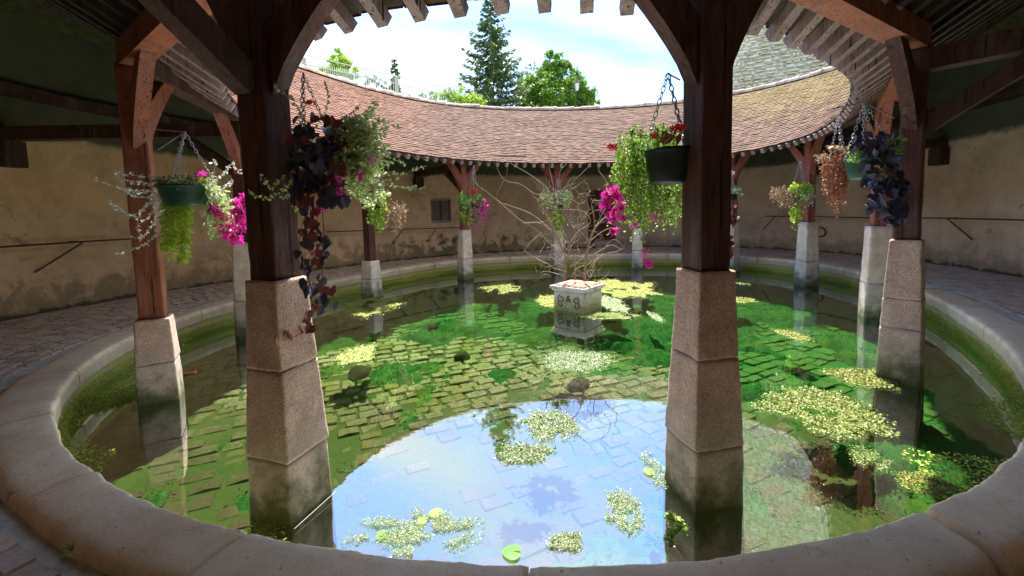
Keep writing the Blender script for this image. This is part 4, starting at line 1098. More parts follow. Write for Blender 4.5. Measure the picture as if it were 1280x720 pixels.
for pp in ([(420, 200), (455, 200), (485, 218), (510, 215), (530, 208)], [(425, 215), (460, 225), (495, 232), (515, 236), (533, 234)], [(420, 190), (440, 170), (462, 165), (480, 190), (490, 205)],
           [(420, 190), (432, 160), (452, 148), (478, 152), (500, 160)], [(415, 185), (420, 155), (440, 140), (450, 130)], [(430, 215), (455, 240), (475, 250), (482, 258)], [(425, 215), (445, 245), (462, 258)],
           [(385, 165), (370, 130), (352, 115), (342, 105)], [(395, 160), (408, 135), (410, 115), (405, 100)], [(388, 160), (378, 145), (370, 135)], [(420, 180), (448, 185), (470, 175), (488, 196), (505, 205)],
           [(365, 225), (345, 245), (325, 248), (310, 238)], [(370, 215), (352, 222), (340, 236), (330, 225), (322, 218)], [(350, 248), (362, 246), (372, 240)], [(425, 205), (450, 212), (478, 226), (498, 226)]):
    left = pp[-1][0] < 360; strand(st_, lv, [at(x, y, (2.5 if left else dA) + rnd(-.06, .06)) for x, y in pp], .0018, .020, .012, .010, 1, .95)
for i in range(210):
    x0, y0 = rnd(405, 450), rnd(155, 228); ang_ = rnd(-.9, 1.2); L_ = rnd(15, 52); pp = [(x0, y0), (x0 + L_ * .5 * math.cos(ang_), y0 + L_ * .5 * math.sin(ang_)), (x0 + L_ * math.cos(ang_), y0 + L_ * math.sin(ang_) + rnd(-4, 8))]
    strand(st_, lv, [at(x, y, dA + rnd(-.12, .25)) for x, y in pp], .0014, .024, .010, .022, 1, .85)
keep(st_.build('pale_stems', 'stem_green'), bA); keep(lv.build('pale_leaves', 'leaf_pale', kind='stuff'), bA)
for (x, y, a, b, n, mt) in ((421, 230, .025, .045, 16, 'petal_magenta'), (424, 240, .02, .02, 8, 'petal_magenta'), (449, 219, .015, .03, 8, 'petal_magenta'), (424, 218, .02, .02, 6, 'petal_pink'), (402, 257, .02, .035, 12, 'petal_magenta'), (387, 127, .02, .008, 6, 'petal_red'), (465, 200, .03, .03, 8, 'petal_pink')):
    mb = MB(); flowers(mb, at(x, y, dA - .14), (a, .02, b), n, .020); keep(mb.build('flower_cluster', mt), bA)
mb = MB()
for i in range(60): small_leaf(mb, at(rnd(368, 382), rnd(232, 262), dA), rnd(.02, .035))
keep(mb.build('lime_leaves', 'leaf_lime', kind='stuff'), bA)

# --- B left: dark pot, masses of small green leaves
dB = 2.95
hookB = at(835, 92, 2.85); bB, cB = basket(839, 230, dB, .185, .24, 'near right basket with dark pot, cascading small green leaves and magenta petunias', 'pot_dark', hookB, 3, [(at(850, 100, 2.86), hookB)], .05)
st_, lv = MB(), MB()
for i in range(150):
    x0 = rnd(772, 825); y0 = rnd(165, 200); x1 = x0 + rnd(-18, 8); L_ = rnd(25, 105) * (1 if x0 < 812 else .8)
    if x0 > 806 and y0 > 175: y0 -= 8
    dd = rnd(-.05, .35) if x0 > 800 else rnd(-.15, .25)
    strand(st_, lv, [at(x0, y0, dB + dd), at((x0 + x1) / 2 + rnd(-5, 5), y0 + L_ * .5, dB + dd + rnd(-.05, .05)), at(x1, y0 + L_, dB + dd)], .0016, .021, .016, .02, 1, .7)
for i in range(60):
    x0 = rnd(800, 852); y0 = rnd(225, 240); L_ = rnd(15, 60); strand(st_, lv, [at(x0, y0, dB + .2), at(x0 + rnd(-6, 6), y0 + L_ * .5, dB + .2), at(x0 + rnd(-6, 6), y0 + L_, dB + rnd(0, .3))], .0016, .021, .016, .02, 1, .7)
for i in range(40):
    x0 = rnd(780, 850); strand(st_, lv, [at(x0, 185, dB + .1), at(x0 + rnd(-6, 6), 172, dB), at(x0 + rnd(-10, 10), rnd(155, 170), dB)], .0016, .024, .014, .02, 1, .7)
strand(st_, lv, [at(790, 270, dB), at(799, 290, dB), at(804, 305, dB), at(809, 325, dB)], .0018, .02, .012, .012, 1)
keep(st_.build('green_stems', 'stem_green'), bB)
half = len(lv.f) // 2; lvA, lvB = MB(), MB()
for i in range(0, len(lv.f), 2):
    fs_ = lv.f[i]; base = min(lv.f[i]); vv = lv.v[base:base + 6]
    (lvA if random.random() < .55 else lvB).add(vv, [(0, 1, 2, 3), (0, 3, 4, 5)])
keep(lvA.build('green_leaves', 'leaf_green', kind='stuff'), bB); keep(lvB.build('lime_leaves', 'leaf_lime', kind='stuff'), bB)
for (x, y, a, b, n, mt) in ((764, 240, .05, .04, 26, 'petal_magenta'), (772, 245, .04, .04, 16, 'petal_magenta'), (756, 254, .04, .03, 12, 'petal_magenta'), (774, 266, .04, .04, 18, 'petal_magenta'), (763, 274, .03, .04, 14, 'petal_magenta'), (768, 290, .025, .025, 9, 'petal_magenta'),
                             (792, 281, .02, .02, 6, 'petal_pink'), (817, 272, .02, .02, 5, 'petal_pink'), (764, 183, .025, .015, 8, 'petal_red'), (848, 160, .03, .015, 12, 'petal_red'), (816, 170, .02, .01, 4, 'petal_red'), (806, 317, .02, .03, 10, 'petal_pink'), (811, 330, .015, .02, 8, 'petal_magenta')):
    mb = MB(); flowers(mb, at(x, y, dB - .2), (a, .03, b), n, .026); keep(mb.build('flower_cluster', mt), bB)
for (x, y) in ((838, 172), (846, 174), (832, 176)): broad_leaf(bB, at(x, y - 4, dB - .2), .09, 'leaf_rust')
# --- behind B to the right: dark leaves
hkR = at(906, 108, 3.15); bR, cR = basket(886, 262, 3.25, .14, .16, 'basket hidden behind the cracked near right post, showing only dark wine leaves', 'pot_dark', hkR, 3, None, .04)
for i in range(70):
    y = random.choice([rnd(190, 225), rnd(250, 288), rnd(300, 332), rnd(200, 330)]); x = rnd(890, 912) + (14 * random.random() if 255 < y < 285 else (4 if y > 300 else 0)); broad_leaf(bR, at(x, y - 6, 3.1 + rnd(-.05, .2)), rnd(.05, .09), 'leaf_wine' if random.random() < .6 else 'leaf_purple', 0)

# --- far baskets, smaller in the picture
def far_basket(px, py, depth, label, parts, hook_dy=-48, pr=.18, mat='pot_dark'):
    hk = at(px, py + hook_dy, depth); b, c = basket(px, py, depth, pr, .16, label, mat, hk, 3, None, .06)
    for (nm_, mt, x0, x1, y0, y1, n, s, dens) in parts:
        st_, lv = MB(), MB()
        for i in range(n):
            x = rnd(x0, x1); ya = y0 + rnd(0, .25) * (y1 - y0); yb = y0 + (y1 - y0) * rnd(.4, 1) * (1 - .5 * abs((x - (x0 + x1) / 2) / ((x1 - x0) / 2 + .01)) ** 2)
            dd = rnd(-.25, .25) * .8; strand(st_, lv, [at(x, ya, depth + dd - .1), at(x + rnd(-3, 3), (ya + yb) / 2, depth + dd - .15), at(x + rnd(-4, 4), max(yb, ya + 2), depth + dd - .1)], .003, s, s * .7, s * .6, dens)
        keep(st_.build('stems', 'stem_green' if 'dry' not in mt and 'rust' not in mt else mt), b); keep(lv.build(nm_, mt, kind='stuff' if 'petal' not in mt else None), b)
    return b
far_basket(474, 262, 9.9, 'basket of lime leaves beside dry brown trails on the left far side', [('lime_leaves', 'leaf_lime', 459, 482, 242, 298, 50, .07, 1), ('dry_trails', 'leaf_dry', 481, 507, 252, 296, 50, .045, 1), ('green_leaves', 'leaf_pale', 455, 480, 240, 262, 20, .06, 1)], -50, .2)
far_basket(592, 262, 12.6, 'far basket of magenta and red geraniums below V shaped red braces', [('green_leaves', 'leaf_green', 575, 606, 240, 285, 50, .08, 1), ('lime_leaves', 'leaf_lime', 576, 590, 262, 284, 12, .07, 1), ('magenta_flowers', 'petal_magenta', 584, 609, 248, 290, 34, .07, 1), ('red_flowers', 'petal_red', 588, 596, 236, 242, 7, .07, 1)], -56, .2)
far_basket(697, 262, 13.9, 'far basket of pale grassy leaves behind the bare shrub', [('pale_blades', 'leaf_pale', 678, 714, 238, 268, 60, .08, 1), ('lime_leaves', 'leaf_lime', 690, 704, 262, 300, 26, .09, 1)], -40, .2)
far_basket(914, 250, 12.6, 'far basket of small pale green leaves right of the cracked near post', [('pale_leaves', 'leaf_pale', 902, 925, 232, 254, 36, .07, 1)], -40, .16)
far_basket(1000, 250, 10.0, 'basket of lime leaves and brown twigs against the red far right post', [('lime_leaves', 'leaf_lime', 990, 1016, 228, 258, 34, .06, 1), ('lime_trail', 'leaf_lime', 988, 1000, 255, 290, 16, .06, 1), ('dry_twigs', 'leaf_dry', 963, 1000, 232, 262, 50, .035, 1), ('silver_leaves', 'leaf_silver', 1003, 1018, 238, 262, 14, .04, 1)], -48, .18)
far_basket(1048, 222, 6.6, 'basket of rust brown withered trails left of the dark blue basket', [('dry_trails', 'leaf_rust', 1029, 1062, 190, 274, 90, .034, 1), ('green_top', 'leaf_dry', 1035, 1062, 182, 196, 26, .04, 1), ('dry_twigs', 'leaf_dry', 1014, 1040, 192, 204, 12, .03, 1)], -75, .14)
# --- L basket
dL = 4.35
hkL = at(1081, 128, dL); bL, cL = basket(1086, 224, dL, .21, .22, 'basket of dark blue leaves hanging before the right hand column', 'pot_green', hkL, 4, [(hkL, at(1118, 148, 4.5)), (hkL, at(1040, 136, 4.0))], .05)
for i in range(190):
    q = random.random()
    if q < .55: x, y = rnd(1068, 1122), rnd(172, 235)
    elif q < .85: x, y = rnd(1082, 1135), rnd(230, 268)
    else: x, y = rnd(1095, 1128), rnd(255, 282)
    if x < 1080 and y > 195: x += 22
    broad_leaf(bL, at(x, y - 6, dL - .25 + rnd(-.1, .25)), rnd(.08, .14), 'leaf_purple', 0)
mb = MB()
for i in range(70): small_leaf(mb, at(rnd(1108, 1128), rnd(172, 194), dL - .15), rnd(.03, .06))
for i in range(60): small_leaf(mb, at(rnd(1060, 1076), rnd(190, 202), dL - .2), rnd(.02, .04))
keep(mb.build('green_leaves', 'leaf_green', kind='stuff'), bL)
mb = MB()
for i in range(40): small_leaf(mb, at(rnd(1092, 1108), rnd(208, 225), dL - .3), rnd(.02, .045))
keep(mb.build('dry_leaves', 'leaf_dry', kind='stuff'), bL)

# ================================================================== floating plants
def mat_shape(px0, px1, py0, py1, mt, label, seed, leaf=.035, dens=900, thr=.0, name='algae_mat', thick=.007, cat='algae mat', grp='floating algae mats'):
    a = onz(px0, (py0 + py1) / 2, 0); b = onz(px1, (py0 + py1) / 2, 0); c = onz((px0 + px1) / 2, py1, 0); d = onz((px0 + px1) / 2, py0, 0)
    cx_, cy_ = (a.x + b.x) / 2, (c.y + d.y) / 2; rx, ry = (b.x - a.x) / 2, (d.y - c.y) / 2
    root = thing(name, (cx_, cy_, 0), 0, label, cat, grp)
    def ins(u, v):
        r = math.hypot(u, v); t = math.atan2(v, u)
        lim = .82 + .30 * noise.noise(Vector((math.cos(t) * 1.7, math.sin(t) * 1.7, seed))) + .22 * noise.noise(Vector((math.cos(t) * 5, math.sin(t) * 5, seed + 3)))
        hole = noise.fractal(Vector((u * 2.3 + seed, v * 2.3, seed)), 1, 2, 4)
        return r < lim and hole > thr - .55
    mb = MB(); n = 26; idx = {}
    for i in range(-n, n + 1):
        for j in range(-n, n + 1):
            u, v = i / n * 1.15, j / n * 1.15
            if ins(u, v): idx[i, j] = len(mb.v); mb.v.append((cx_ + u * rx, cy_ + v * ry, .004 + max(0, noise.noise(Vector((u * 9, v * 9, seed))) * thick)))
    for (i, j), q in idx.items():
        if all(k in idx for k in ((i + 1, j), (i, j + 1), (i + 1, j + 1))): mb.f.append((q, idx[i + 1, j], idx[i + 1, j + 1], idx[i, j + 1]))
    if thr < .3: keep(mb.build('mat_sheet', mt, smooth=True), root)
    mb = MB(); k = 0; tries = 0
    dens = int(dens * 2.4)
    while k < dens and tries < dens * 6:
        tries += 1; u, v = rnd(-1.15, 1.15), rnd(-1.15, 1.15)
        if not ins(u, v) and not (random.random() < .22 and ins(u * .82, v * .82)): continue
        k += 1; p = Vector((cx_ + u * rx, cy_ + v * ry, .010 + random.random() * thick * 1.2)); small_leaf(mb, p, leaf * .5 * rnd(.5, 1.4), Vector((0, 0, 3.2)), .9)
    mb.v = [(x, y, max(.003, z)) for x, y, z in mb.v]
    keep(mb.build('leaflets', mt, kind='stuff'), root); return root
mat_shape(668, 704, 368, 386, 'duckweed_yellow', 'yellow algae wedge touching the left side of the stone planter', 1, .03, 500)
mat_shape(735, 830, 348, 375, 'duckweed_yellow', 'long yellow algae mat behind the stone planter', 2, .035, 1500)
mat_shape(745, 785, 368, 392, 'duckweed_pale', 'pale algae patch touching the right corner of the planter', 3, .03, 600)
mat_shape(716, 800, 390, 401, 'duckweed', 'thin algae strip floating in front of the planter', 4, .03, 500)
mat_shape(672, 772, 439, 467, 'duckweed_pale', 'pale lobed mat floating in the middle of the pool', 5, .03, 1500)
mat_shape(955, 1115, 486, 545, 'duckweed', 'largest yellow green mat floating right of the near right column', 6, .035, 3200, .12)
mat_shape(1042, 1118, 458, 488, 'duckweed_yellow', 'yellow mat around the foot of the right hand column', 7, .035, 1200)
mat_shape(973, 1008, 411, 428, 'duckweed_yellow', 'small yellow mat below the far right column', 8, .03, 400)
mat_shape(905, 946, 371, 380, 'duckweed_yellow', 'narrow yellow mat just right of the near right post', 9, .04, 300)
mat_shape(645, 730, 513, 550, 'duckweed_pale', 'upper pale mat lying on the reflected sky', 10, .022, 1600, .2)
mat_shape(622, 692, 553, 582, 'duckweed_pale', 'lower pale mat lying on the reflected sky', 11, .022, 1200, .2)
mat_shape(755, 803, 612, 668, 'duckweed_pale', 'ragged green patch on the reflected sky beside the near right column', 12, .014, 1300, .35)
mat_shape(683, 734, 667, 690, 'duckweed_pale', 'small ragged patch near the front coping', 13, .014, 800, .3)
mat_shape(440, 610, 634, 700, 'duckweed_pale', 'scattered floating weed along the front coping', 14, .012, 3200, .60)
mat_shape(1122, 1192, 592, 622, 'duckweed_yellow', 'yellow drift of weed beside the near right coping', 15, .022, 1100, .25)
mat_shape(812, 826, 388, 404, 'duckweed_pale', 'pale mat half hidden behind the near right column', 16, .03, 200)
mat_shape(420, 472, 430, 458, 'duckweed', 'yellow green clump on dark weed right of the near left column', 17, .03, 500)
mat_shape(420, 505, 370, 398, 'duckweed_yellow', 'moss mat around the foot of the short stoned far column', 18, .045, 900, .2)
mat_shape(596, 655, 352, 368, 'duckweed_yellow', 'thin moss strip right of the geranium column', 19, .05, 400, .2)
mat_shape(880, 925, 340, 358, 'duckweed_yellow', 'pale strip of weed at the foot of the half hidden far column', 20, .06, 300, .2)
mat_shape(100, 175, 478, 522, 'moss', 'bright green moss shelf left of the orange post column', 21, .03, 1500, .0)
mat_shape(804, 832, 565, 612, 'duckweed_pale', 'thin broken weed touching the left face of the near right pedestal', 22, .014, 500, .4)
mat_shape(1060, 1110, 560, 590, 'duckweed', 'sparse weed specks over the dark cobbles on the right', 23, .018, 260, .5)
# little round lily-like pads
pad_l = [('small round pad nearest the front coping', 640, 690, .055), ('small round pad on the left of the floating weed', 528, 650, .036), ('second small round pad among the floating weed', 545, 641, .044), ('pad in the weed by the near left column', 478, 668, .04), ('round pad left of the near right column', 812, 589, .045)]
for lb, x, y, r in pad_l:
    p = onz(x, y, .012); mb = MB(); mb.v.append((p.x, p.y, .016)); n = 20
    for k in range(n + 1): t = .2 + (2 * PI - .4) * k / n; rr = r * (1 + .06 * math.sin(3 * t + x)); mb.v.append((p.x + rr * math.cos(t), p.y + rr * math.sin(t), .012)) 
    for k in range(n): mb.f.append((0, 1 + k, 2 + k))
    tag(mb.build('floating_pad', 'leaf_green'), lb, 'water plant', 'floating round pads')
# sprig against pedestal B
p0 = onz(852, 652, .02); sp_t = thing('water_cress', p0, 0, 'sprig of cress growing at the foot of the near right pedestal', 'water plant'); mb = MB(); st_ = MB()
for i in range(9):
    x = rnd(834, 868); y = rnd(632, 668); strand(st_, mb, [p0, at(x, y, p0.y - .02), at(x + rnd(-6, 6), y + rnd(-6, 4), p0.y - .05)], .002, .018, .008, .012, 2)
keep(mb.build('cress_leaves', 'cress', kind='stuff'), sp_t); keep(st_.build('cress_stems', 'stem_green'), sp_t)
# submerged dark boulders and a fallen leaf
for lb, x, y, s in (('dark weed covered stone in the left half of the pool', 577, 430, .22), ('dark stone under the yellow green clump near the left column', 448, 448, .3), ('dark stone below the pale lobed mat', 722, 462, .26), ('dark flat stone in the far left water', 545, 396, .26)):
    p = onz(x, y, -.25); mb = MB(); nr_, ns_ = 7, 16
    for a in range(nr_):
        ph = PI / 2 * a / (nr_ - 1)
        for b in range(ns_):
            th = 2 * PI * b / ns_; v = Vector((math.cos(th) * math.cos(ph), math.sin(th) * math.cos(ph) * .75, math.sin(ph) * .85)); v *= 1 + .28 * noise.noise(v * 1.7 + Vector((x, y, 0))) + .12 * noise.noise(v * 5); mb.v.append(tuple(v))
    for a in range(nr_ - 1):
        for b in range(ns_): q = a * ns_ + b; r_ = a * ns_ + (b + 1) % ns_; mb.f.append((q, r_, r_ + ns_, q + ns_))
    o = link('sunken_stone', mb.mesh('sunken_stone', 'dark_rock', True), None, None, (p.x, p.y, -.5), (0, 0, rnd(0, 3)), (s * .8, s * .7, .13)); tag(o, lb, 'stone', 'dark stones lying in the pool')
p = onz(237, 466, .01); mb = MB(); mb.add([p + Vector(v) for v in ((-.09, -.03, 0), (-.02, -.05, .01), (.09, -.02, .005), (.07, .05, .02), (-.03, .06, .0), (-.08, .02, .01))], [(0, 1, 2, 3), (0, 3, 4, 5)]); tag(mb.build('fallen_leaf', 'fallen_leaf'), 'single orange leaf floating right of the orange post column', 'leaf')
# wire at the foot of A
mb = MB(); tube(mb, [onz(368, 661, .02), onz(420, 614, .03)], .0014, 4); tag(mb.build('wire', 'pale_wire'), 'thin pale wire stretched at the foot of the near left pedestal', 'wire')

# small weeds in the paving joints
for lb, x, y in (('tuft of weeds in the coping joint at the far left', 92, 462), ('small weed at the foot of the coping at the lower left', 103, 688), ('low weeds along the foot of the right wall', 1225, 345), ('weeds in the paving below the left wall', 112, 396)):
    p = onz(x, y, .36); wd_ = thing('weed_tuft', p, 0, lb, 'weed', 'weeds growing in the paving'); mb = MB()
    for _ in range(46):
        q = p + Vector((rnd(-.09, .09), rnd(-.05, .05), 0)); leaf_quad(mb, q, Vector((rnd(-.8, .8), rnd(-.8, .8), rnd(.2, 1))).normalized(), rvec(), rnd(.03, .07), rnd(.008, .02))
    keep(mb.build('blades', 'cress', kind='stuff'), wd_)
# ================================================================== beyond the wall
def spruce(px, ptop, depth, halfw, label, seed, zbase=6.8, dens=1.0, mat='spruce_needles'):
    random.seed(seed); top = at(px, ptop, depth); x, y, H = top.x, top.y, top.z - zbase; root = thing('spruce_tree', (x, y, zbase), 0, label, 'tree')
    mb = MB(); tube(mb, [(x, y, zbase - .5), (x + .05, y, zbase + H * .5), (x, y, top.z)], [.016 * H, .007 * H, .02], 8); keep(mb.build('trunk', 'bark', smooth=True), root)
    br_, nd = MB(), MB(); nl = int(H * 3.6)
    for k in range(nl):
        f = (k + .5) / nl; z = zbase + H * f; L_ = halfw * (1 - f) ** .85 * rnd(.7, 1.12) + .12; nb = 7 if f < .8 else 5
        for b in range(nb):
            a = rnd(0, 2 * PI); Lb = L_ * rnd(.65, 1.1); d = Vector((math.cos(a), math.sin(a), 0)); path = [Vector((x, y, z))]
            for s in range(1, 6): q = s / 5; path.append(Vector((x, y, z)) + d * (Lb * q) + UZ * (Lb * (-.30 * math.sin(q * 2.2) + .22 * q * q)))
            tube(br_, path, [.035 * (1 - f) + .012 - .002 * s for s in range(6)], 3)
            m_ = int(Lb * 20 * dens) + 6
            for s in range(m_):
                q = rnd(.12, 1.02); i0 = min(4, int(q * 5)); p = path[i0].lerp(path[i0 + 1], q * 5 - i0 if q < 1 else 1.0)
                sdv = d.cross(UZ) * rnd(-1, 1); dirn = (d * rnd(.3, 1) + sdv * .9 + UZ * rnd(-.9, .1)).normalized()
                leaf_quad(nd, p, dirn, (UZ + rvec() * .6).normalized(), rnd(.3, .62) * (1 - .45 * f), rnd(.09, .17))
    keep(br_.build('limbs', 'bark'), root); keep(nd.build('crown', mat, kind='stuff'), root)
def broad_tree(px, ptop, depth, blobs, label, seed, mat, name='broadleaf_tree', leaf=.22, n=9000, zbase=6.8, cat='tree'):
    """blobs: (px, py, radius px) lobes of the crown"""
    random.seed(seed); c0 = at(px, ptop, depth); root = thing(name, (c0.x, c0.y, zbase), 0, label, cat)
    mb = MB(); H = c0.z - zbase; tube(mb, [(c0.x, c0.y, zbase - .4), (c0.x + .1, c0.y, zbase + H * .45), (c0.x, c0.y, zbase + H * .85)], [.045 * H * .5, .03 * H * .5, .03], 8)
    B = [(at(x, y, depth + rnd(-1, 1) * r * depth / F_PX * .6), r * depth / F_PX) for x, y, r in blobs]
    for p, r in B: tube(mb, smooth_path([Vector((c0.x, c0.y, zbase + H * .3)), Vector(((c0.x + p.x) / 2, (c0.y + p.y) / 2, (zbase + H * .3 + p.z) / 2 + .2)), p], 3), [.10, .09, .08, .06, .05, .04, .02][:7], 5)
    keep(mb.build('trunk', 'bark', smooth=True), root); lv = MB(); tot = sum(r * r for _, r in B)
    for p, r in B:
        m_ = int(n * r * r / tot)
        clumps = [p + rvec() * r * rnd(.45, 1.0) for _ in range(max(6, m_ // 45))]
        for k in range(m_):
            q = random.choice(clumps) + rvec() * r * .26 * random.random() ** .5; d = rvec(); leaf_quad(lv, q, d, (UZ * .6 + rvec()).normalized(), leaf * rnd(.6, 1.3), leaf * .55)
    keep(lv.build('crown', mat, kind='stuff'), root)
spruce(612, -14, 36, 5.2, 'tall dark spruce rising above the far roof', 11, 6.8, 1.5)
broad_tree(690, 75, 38, [(690, 82, 14), (682, 100, 18), (705, 98, 18), (665, 112, 18), (690, 118, 24), (715, 115, 20), (730, 118, 14), (738, 128, 12), (655, 125, 14), (676, 130, 18), (722, 130, 18), (700, 75, 9), (686, 68, 6), (727, 106, 8), (705, 86, 9)], 'rounded green tree right of the tall spruce', 12, 'tree_leaf', leaf=.26, n=20000)
broad_tree(660, 100, 46, [(660, 88, 8), (668, 84, 6), (655, 98, 10), (676, 90, 7), (664, 104, 12)], 'thin grey green tree between the spruce and the rounded tree', 13, 'spruce_needles', leaf=.16, n=1500)
broad_tree(573, 112, 30, [(548, 122, 9), (562, 120, 11), (578, 120, 12), (592, 123, 10), (600, 128, 9), (606, 132, 6), (570, 128, 14), (585, 130, 12)], 'bright lime hedge bush left of the tall spruce', 14, 'bush_leaf', name='lime_bush', leaf=.13, n=6000, cat='bush')
broad_tree(425, 72, 30, [(424, 70, 8), (415, 80, 9), (432, 80, 9), (425, 90, 13), (440, 92, 9), (408, 92, 9)], 'bright green tree behind the left end of the white railing', 15, 'bush_leaf', leaf=.16, n=4500)
broad_tree(470, 105, 33, [(458, 102, 8), (470, 100, 9), (480, 108, 7), (450, 108, 8), (490, 112, 6)], 'grey green bush behind the middle of the railing', 16, 'spruce_needles', name='grey_bush', leaf=.12, n=1600, cat='bush')
broad_tree(545, 120, 31, [(540, 122, 7), (530, 121, 6), (550, 122, 7)], 'low yellow green bush behind the right end of the railing', 17, 'tree_leaf', name='low_bush', leaf=.1, n=1400, cat='bush')
spruce(493, 73, 33, .75, 'small narrow spruce behind the railing', 18, 6.8, 2.2)
random.seed(99)
# railing on its terrace
def fpt(px, py): 
    z = 9.9; return onz(px, py, z)
A0 = at(392, 78, 21.5); B0 = at(562, 110, 30.0)
fence = thing('white_railing', (A0.x, A0.y, 6.8), 0, 'white railing with thin bars on the terrace above the far left roof', 'railing')
d = Vector((B0.x - A0.x, B0.y - A0.y, 0)); Lf = d.length; d.normalize(); zt = 10.35
A0.x -= d.x * 4; A0.y -= d.y * 4; Lf += 4
def zt_at(s): return A0.z + (B0.z - A0.z) * max(0, (s - 4)) / (Lf - 4)
for f in (0, .245, .66, 1.0):
    s = Lf * f; mb = MB(); p = Vector((A0.x, A0.y, 0)) + d * s; oriented_box(mb, p + UZ * ((6.6 + zt_at(s) + .06) / 2), d, d.cross(UZ), UZ, .085, .085, (zt_at(s) + .06 - 6.6) / 2); keep(mb.build('post', 'concrete'), fence)
for (h0, nm_) in ((-.05, 'rail'), (-1.0, 'rail'), (-.5, 'rail')):
    mb = MB(); beam(mb, Vector((A0.x, A0.y, zt_at(0) + h0)), Vector((B0.x, B0.y, zt_at(Lf) + h0)), .04, .045); keep(mb.build('rail', 'white_paint'), fence)
mb0 = MB(); tube(mb0, [(0, 0, -2.2), (0, 0, -.02)], .020, 4); bar_me = mb0.mesh('bar', 'white_paint')
s = .15; nb = 0
while s < Lf - .1 and nb < 290:
    p = Vector((A0.x, A0.y, 0)) + d * s; o = link('bar', bar_me, None, None, (p.x, p.y, zt_at(s) - .01)); keep(o, fence); s += .125 if s < Lf * .55 else .2; nb += 1
# lamp
dl = 24; lt = at(721, 97, dl); lamp = thing('street_lamp', (lt.x, lt.y, 6.2), 0, 'old style lantern lamp post in front of the rounded tree', 'street lamp')
mb = MB(); zl = at(721, 114, dl).z; tube(mb, [(lt.x, lt.y, 6.2), (lt.x, lt.y, zl)], .035, 8); keep(mb.build('pole', 'iron_dark'), lamp)
mb = MB(); h = .62
for (r0, r1, a, b) in ((.11, .19, 0, .5),):
    vs = [(lt.x + r * math.cos(PI / 4 + PI / 2 * k), lt.y + r * math.sin(PI / 4 + PI / 2 * k), zl + z) for r, z in ((r0, .02), (r1, .42)) for k in range(4)]; box8(mb, vs)
keep(mb.build('lantern_glass', 'lamp_glass'), lamp)
mb = MB()
for k in range(4):
    a = PI / 4 + PI / 2 * k; tube(mb, [(lt.x + .115 * math.cos(a), lt.y + .115 * math.sin(a), zl), (lt.x + .2 * math.cos(a), lt.y + .2 * math.sin(a), zl + .44)], .013, 4)
vs = [(lt.x + .24 * math.cos(PI / 4 + PI / 2 * k), lt.y + .24 * math.sin(PI / 4 + PI / 2 * k), zl + .44) for k in range(4)] + [(lt.x + .05 * math.cos(PI / 4 + PI / 2 * k), lt.y + .05 * math.sin(PI / 4 + PI / 2 * k), zl + .66) for k in range(4)]; box8(mb, vs)
tube(mb, [(lt.x, lt.y, zl + .66), (lt.x, lt.y, zl + .8)], .02, 5); keep(mb.build('lantern_frame', 'iron_dark'), lamp)
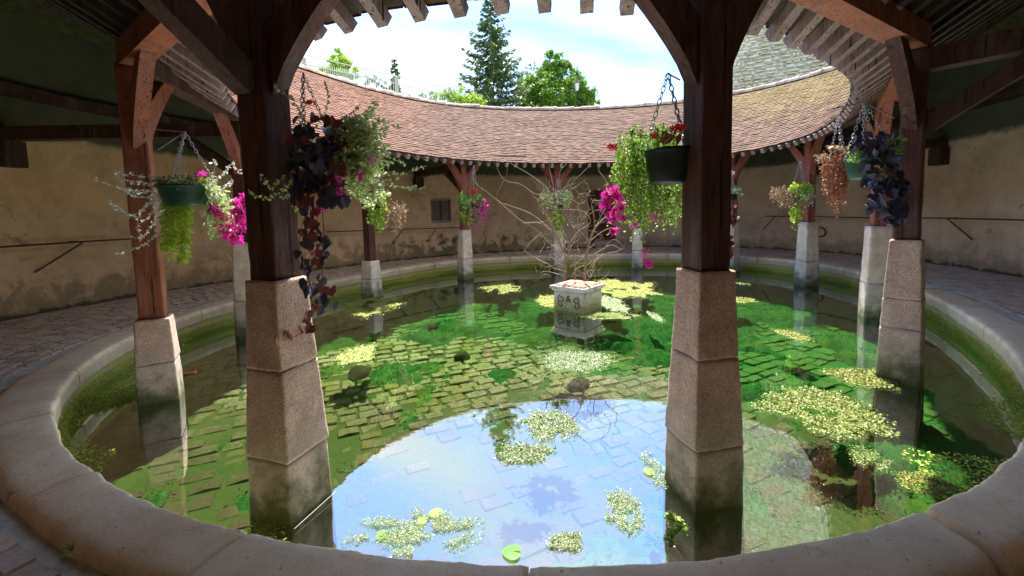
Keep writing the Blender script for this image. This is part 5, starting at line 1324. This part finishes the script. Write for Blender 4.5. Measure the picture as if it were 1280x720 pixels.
# stone building, its face running obliquely from the far left to the near right
bo = at(866, 120, 30); bo.z = 0; ab = math.atan2(-.5, 1); ux = Vector((math.cos(ab), math.sin(ab), 0)); un = Vector((ux.y, -ux.x, 0)); bl = 17.0; hz = 27.0   # un points to the viewer
if un.y > 0: un = -un
def B_(u, o_, z): return bo + ux * u + un * o_ + UZ * z
bd = thing('stone_building', B_(bl / 2, -5, 6), 0, 'tall pale rubble stone building behind the mossy right part of the roof', 'building')
mb = MB(); P8 = [B_(0, -.06, 2), B_(bl, -.06, 2), B_(bl + 7, -11, 2), B_(9, -11, 2)]; box8(mb, P8 + [Vector((p.x, p.y, hz)) for p in P8]); keep(mb.build('wall', 'rubble_mortar'), bd)
mb = MB(); mb.add([B_(-.4, .4, hz), B_(bl + .4, .4, hz), B_(bl + 7.4, -11.4, hz), B_(8.8, -11.4, hz), B_(4.2, -5.5, hz + 5), B_(bl + 3.8, -5.5, hz + 5)], [(0, 1, 5, 4), (2, 3, 4, 5), (0, 4, 3), (1, 2, 5), (3, 2, 1, 0)]); keep(mb.build('roof', 'clay_roof_tile'), bd)
sms = []
for s in range(9):
    b_ = MB(); xs = (-.5, -.40, .40, .5)
    for x in xs:
        for z in xs:
            e = max(abs(x), abs(z)); cnr = .86 if abs(x) + abs(z) > .89 else 1; nv = noise.noise_vector(Vector((x * 2.3 + s * 3, z * 2.3, s))); b_.v.append((x * cnr + nv.x * .12, (.07 if e >= .5 else -.03 + nv.y * .05), z * cnr + nv.z * .2))
    for i in range(3):
        for j in range(3): a = i * 4 + j; b_.f.append((a, a + 4, a + 5, a + 1))
    sms.append(b_)
sme = [b_.mesh('wall_stone', 'rubble_stone', True) for b_ in sms]
stones = []; z = 6.0
while z < hz - .2:
    h = rnd(.15, .28); x = rnd(0, .2)
    while x < bl - .3:
        l = rnd(.22, .8) * rnd(.7, 1); stones.append((x + l / 2, z + h / 2 + rnd(-.05, .05) + .14 * noise.noise(Vector((x * .5, z * .3, 0))), l * rnd(.84, 1.02), h * rnd(.7, 1.15))); x += l
    z += h
def vis(s):
    p = B_(s[0], 0, s[1]) - CAM; q = cam.matrix_world.to_3x3().transposed() @ p; X_ = 640 + F_PX * q.x / -q.z; Y_ = CY - F_PX * q.y / -q.z
    return 895 < X_ < 1075 and 20 < Y_ < 135
vs_ = [s for s in stones if vis(s)]; vs_.sort(key=lambda s: (B_(s[0], 0, s[1]) - at(990, 85, 27)).length); vs_ = vs_[:300]; ids = set(map(id, vs_))
for i, (x, z, l, h) in enumerate(vs_): keep(link('wall_stone', sme[i % 9], None, None, B_(x, 0, z), (0, rnd(-.06, .06), ab), (l, 1, h)), bd)
mb = MB()
for i, s in enumerate(stones):
    if id(s) in ids: continue
    x, z, l, h = s; b_ = sms[i % 9]; mb.add([B_(x + v[0] * l, -v[1], z + v[2] * h) for v in b_.v], b_.f)
keep(mb.build('rubble_masonry', 'rubble_stone', kind='stuff', smooth=True), bd)
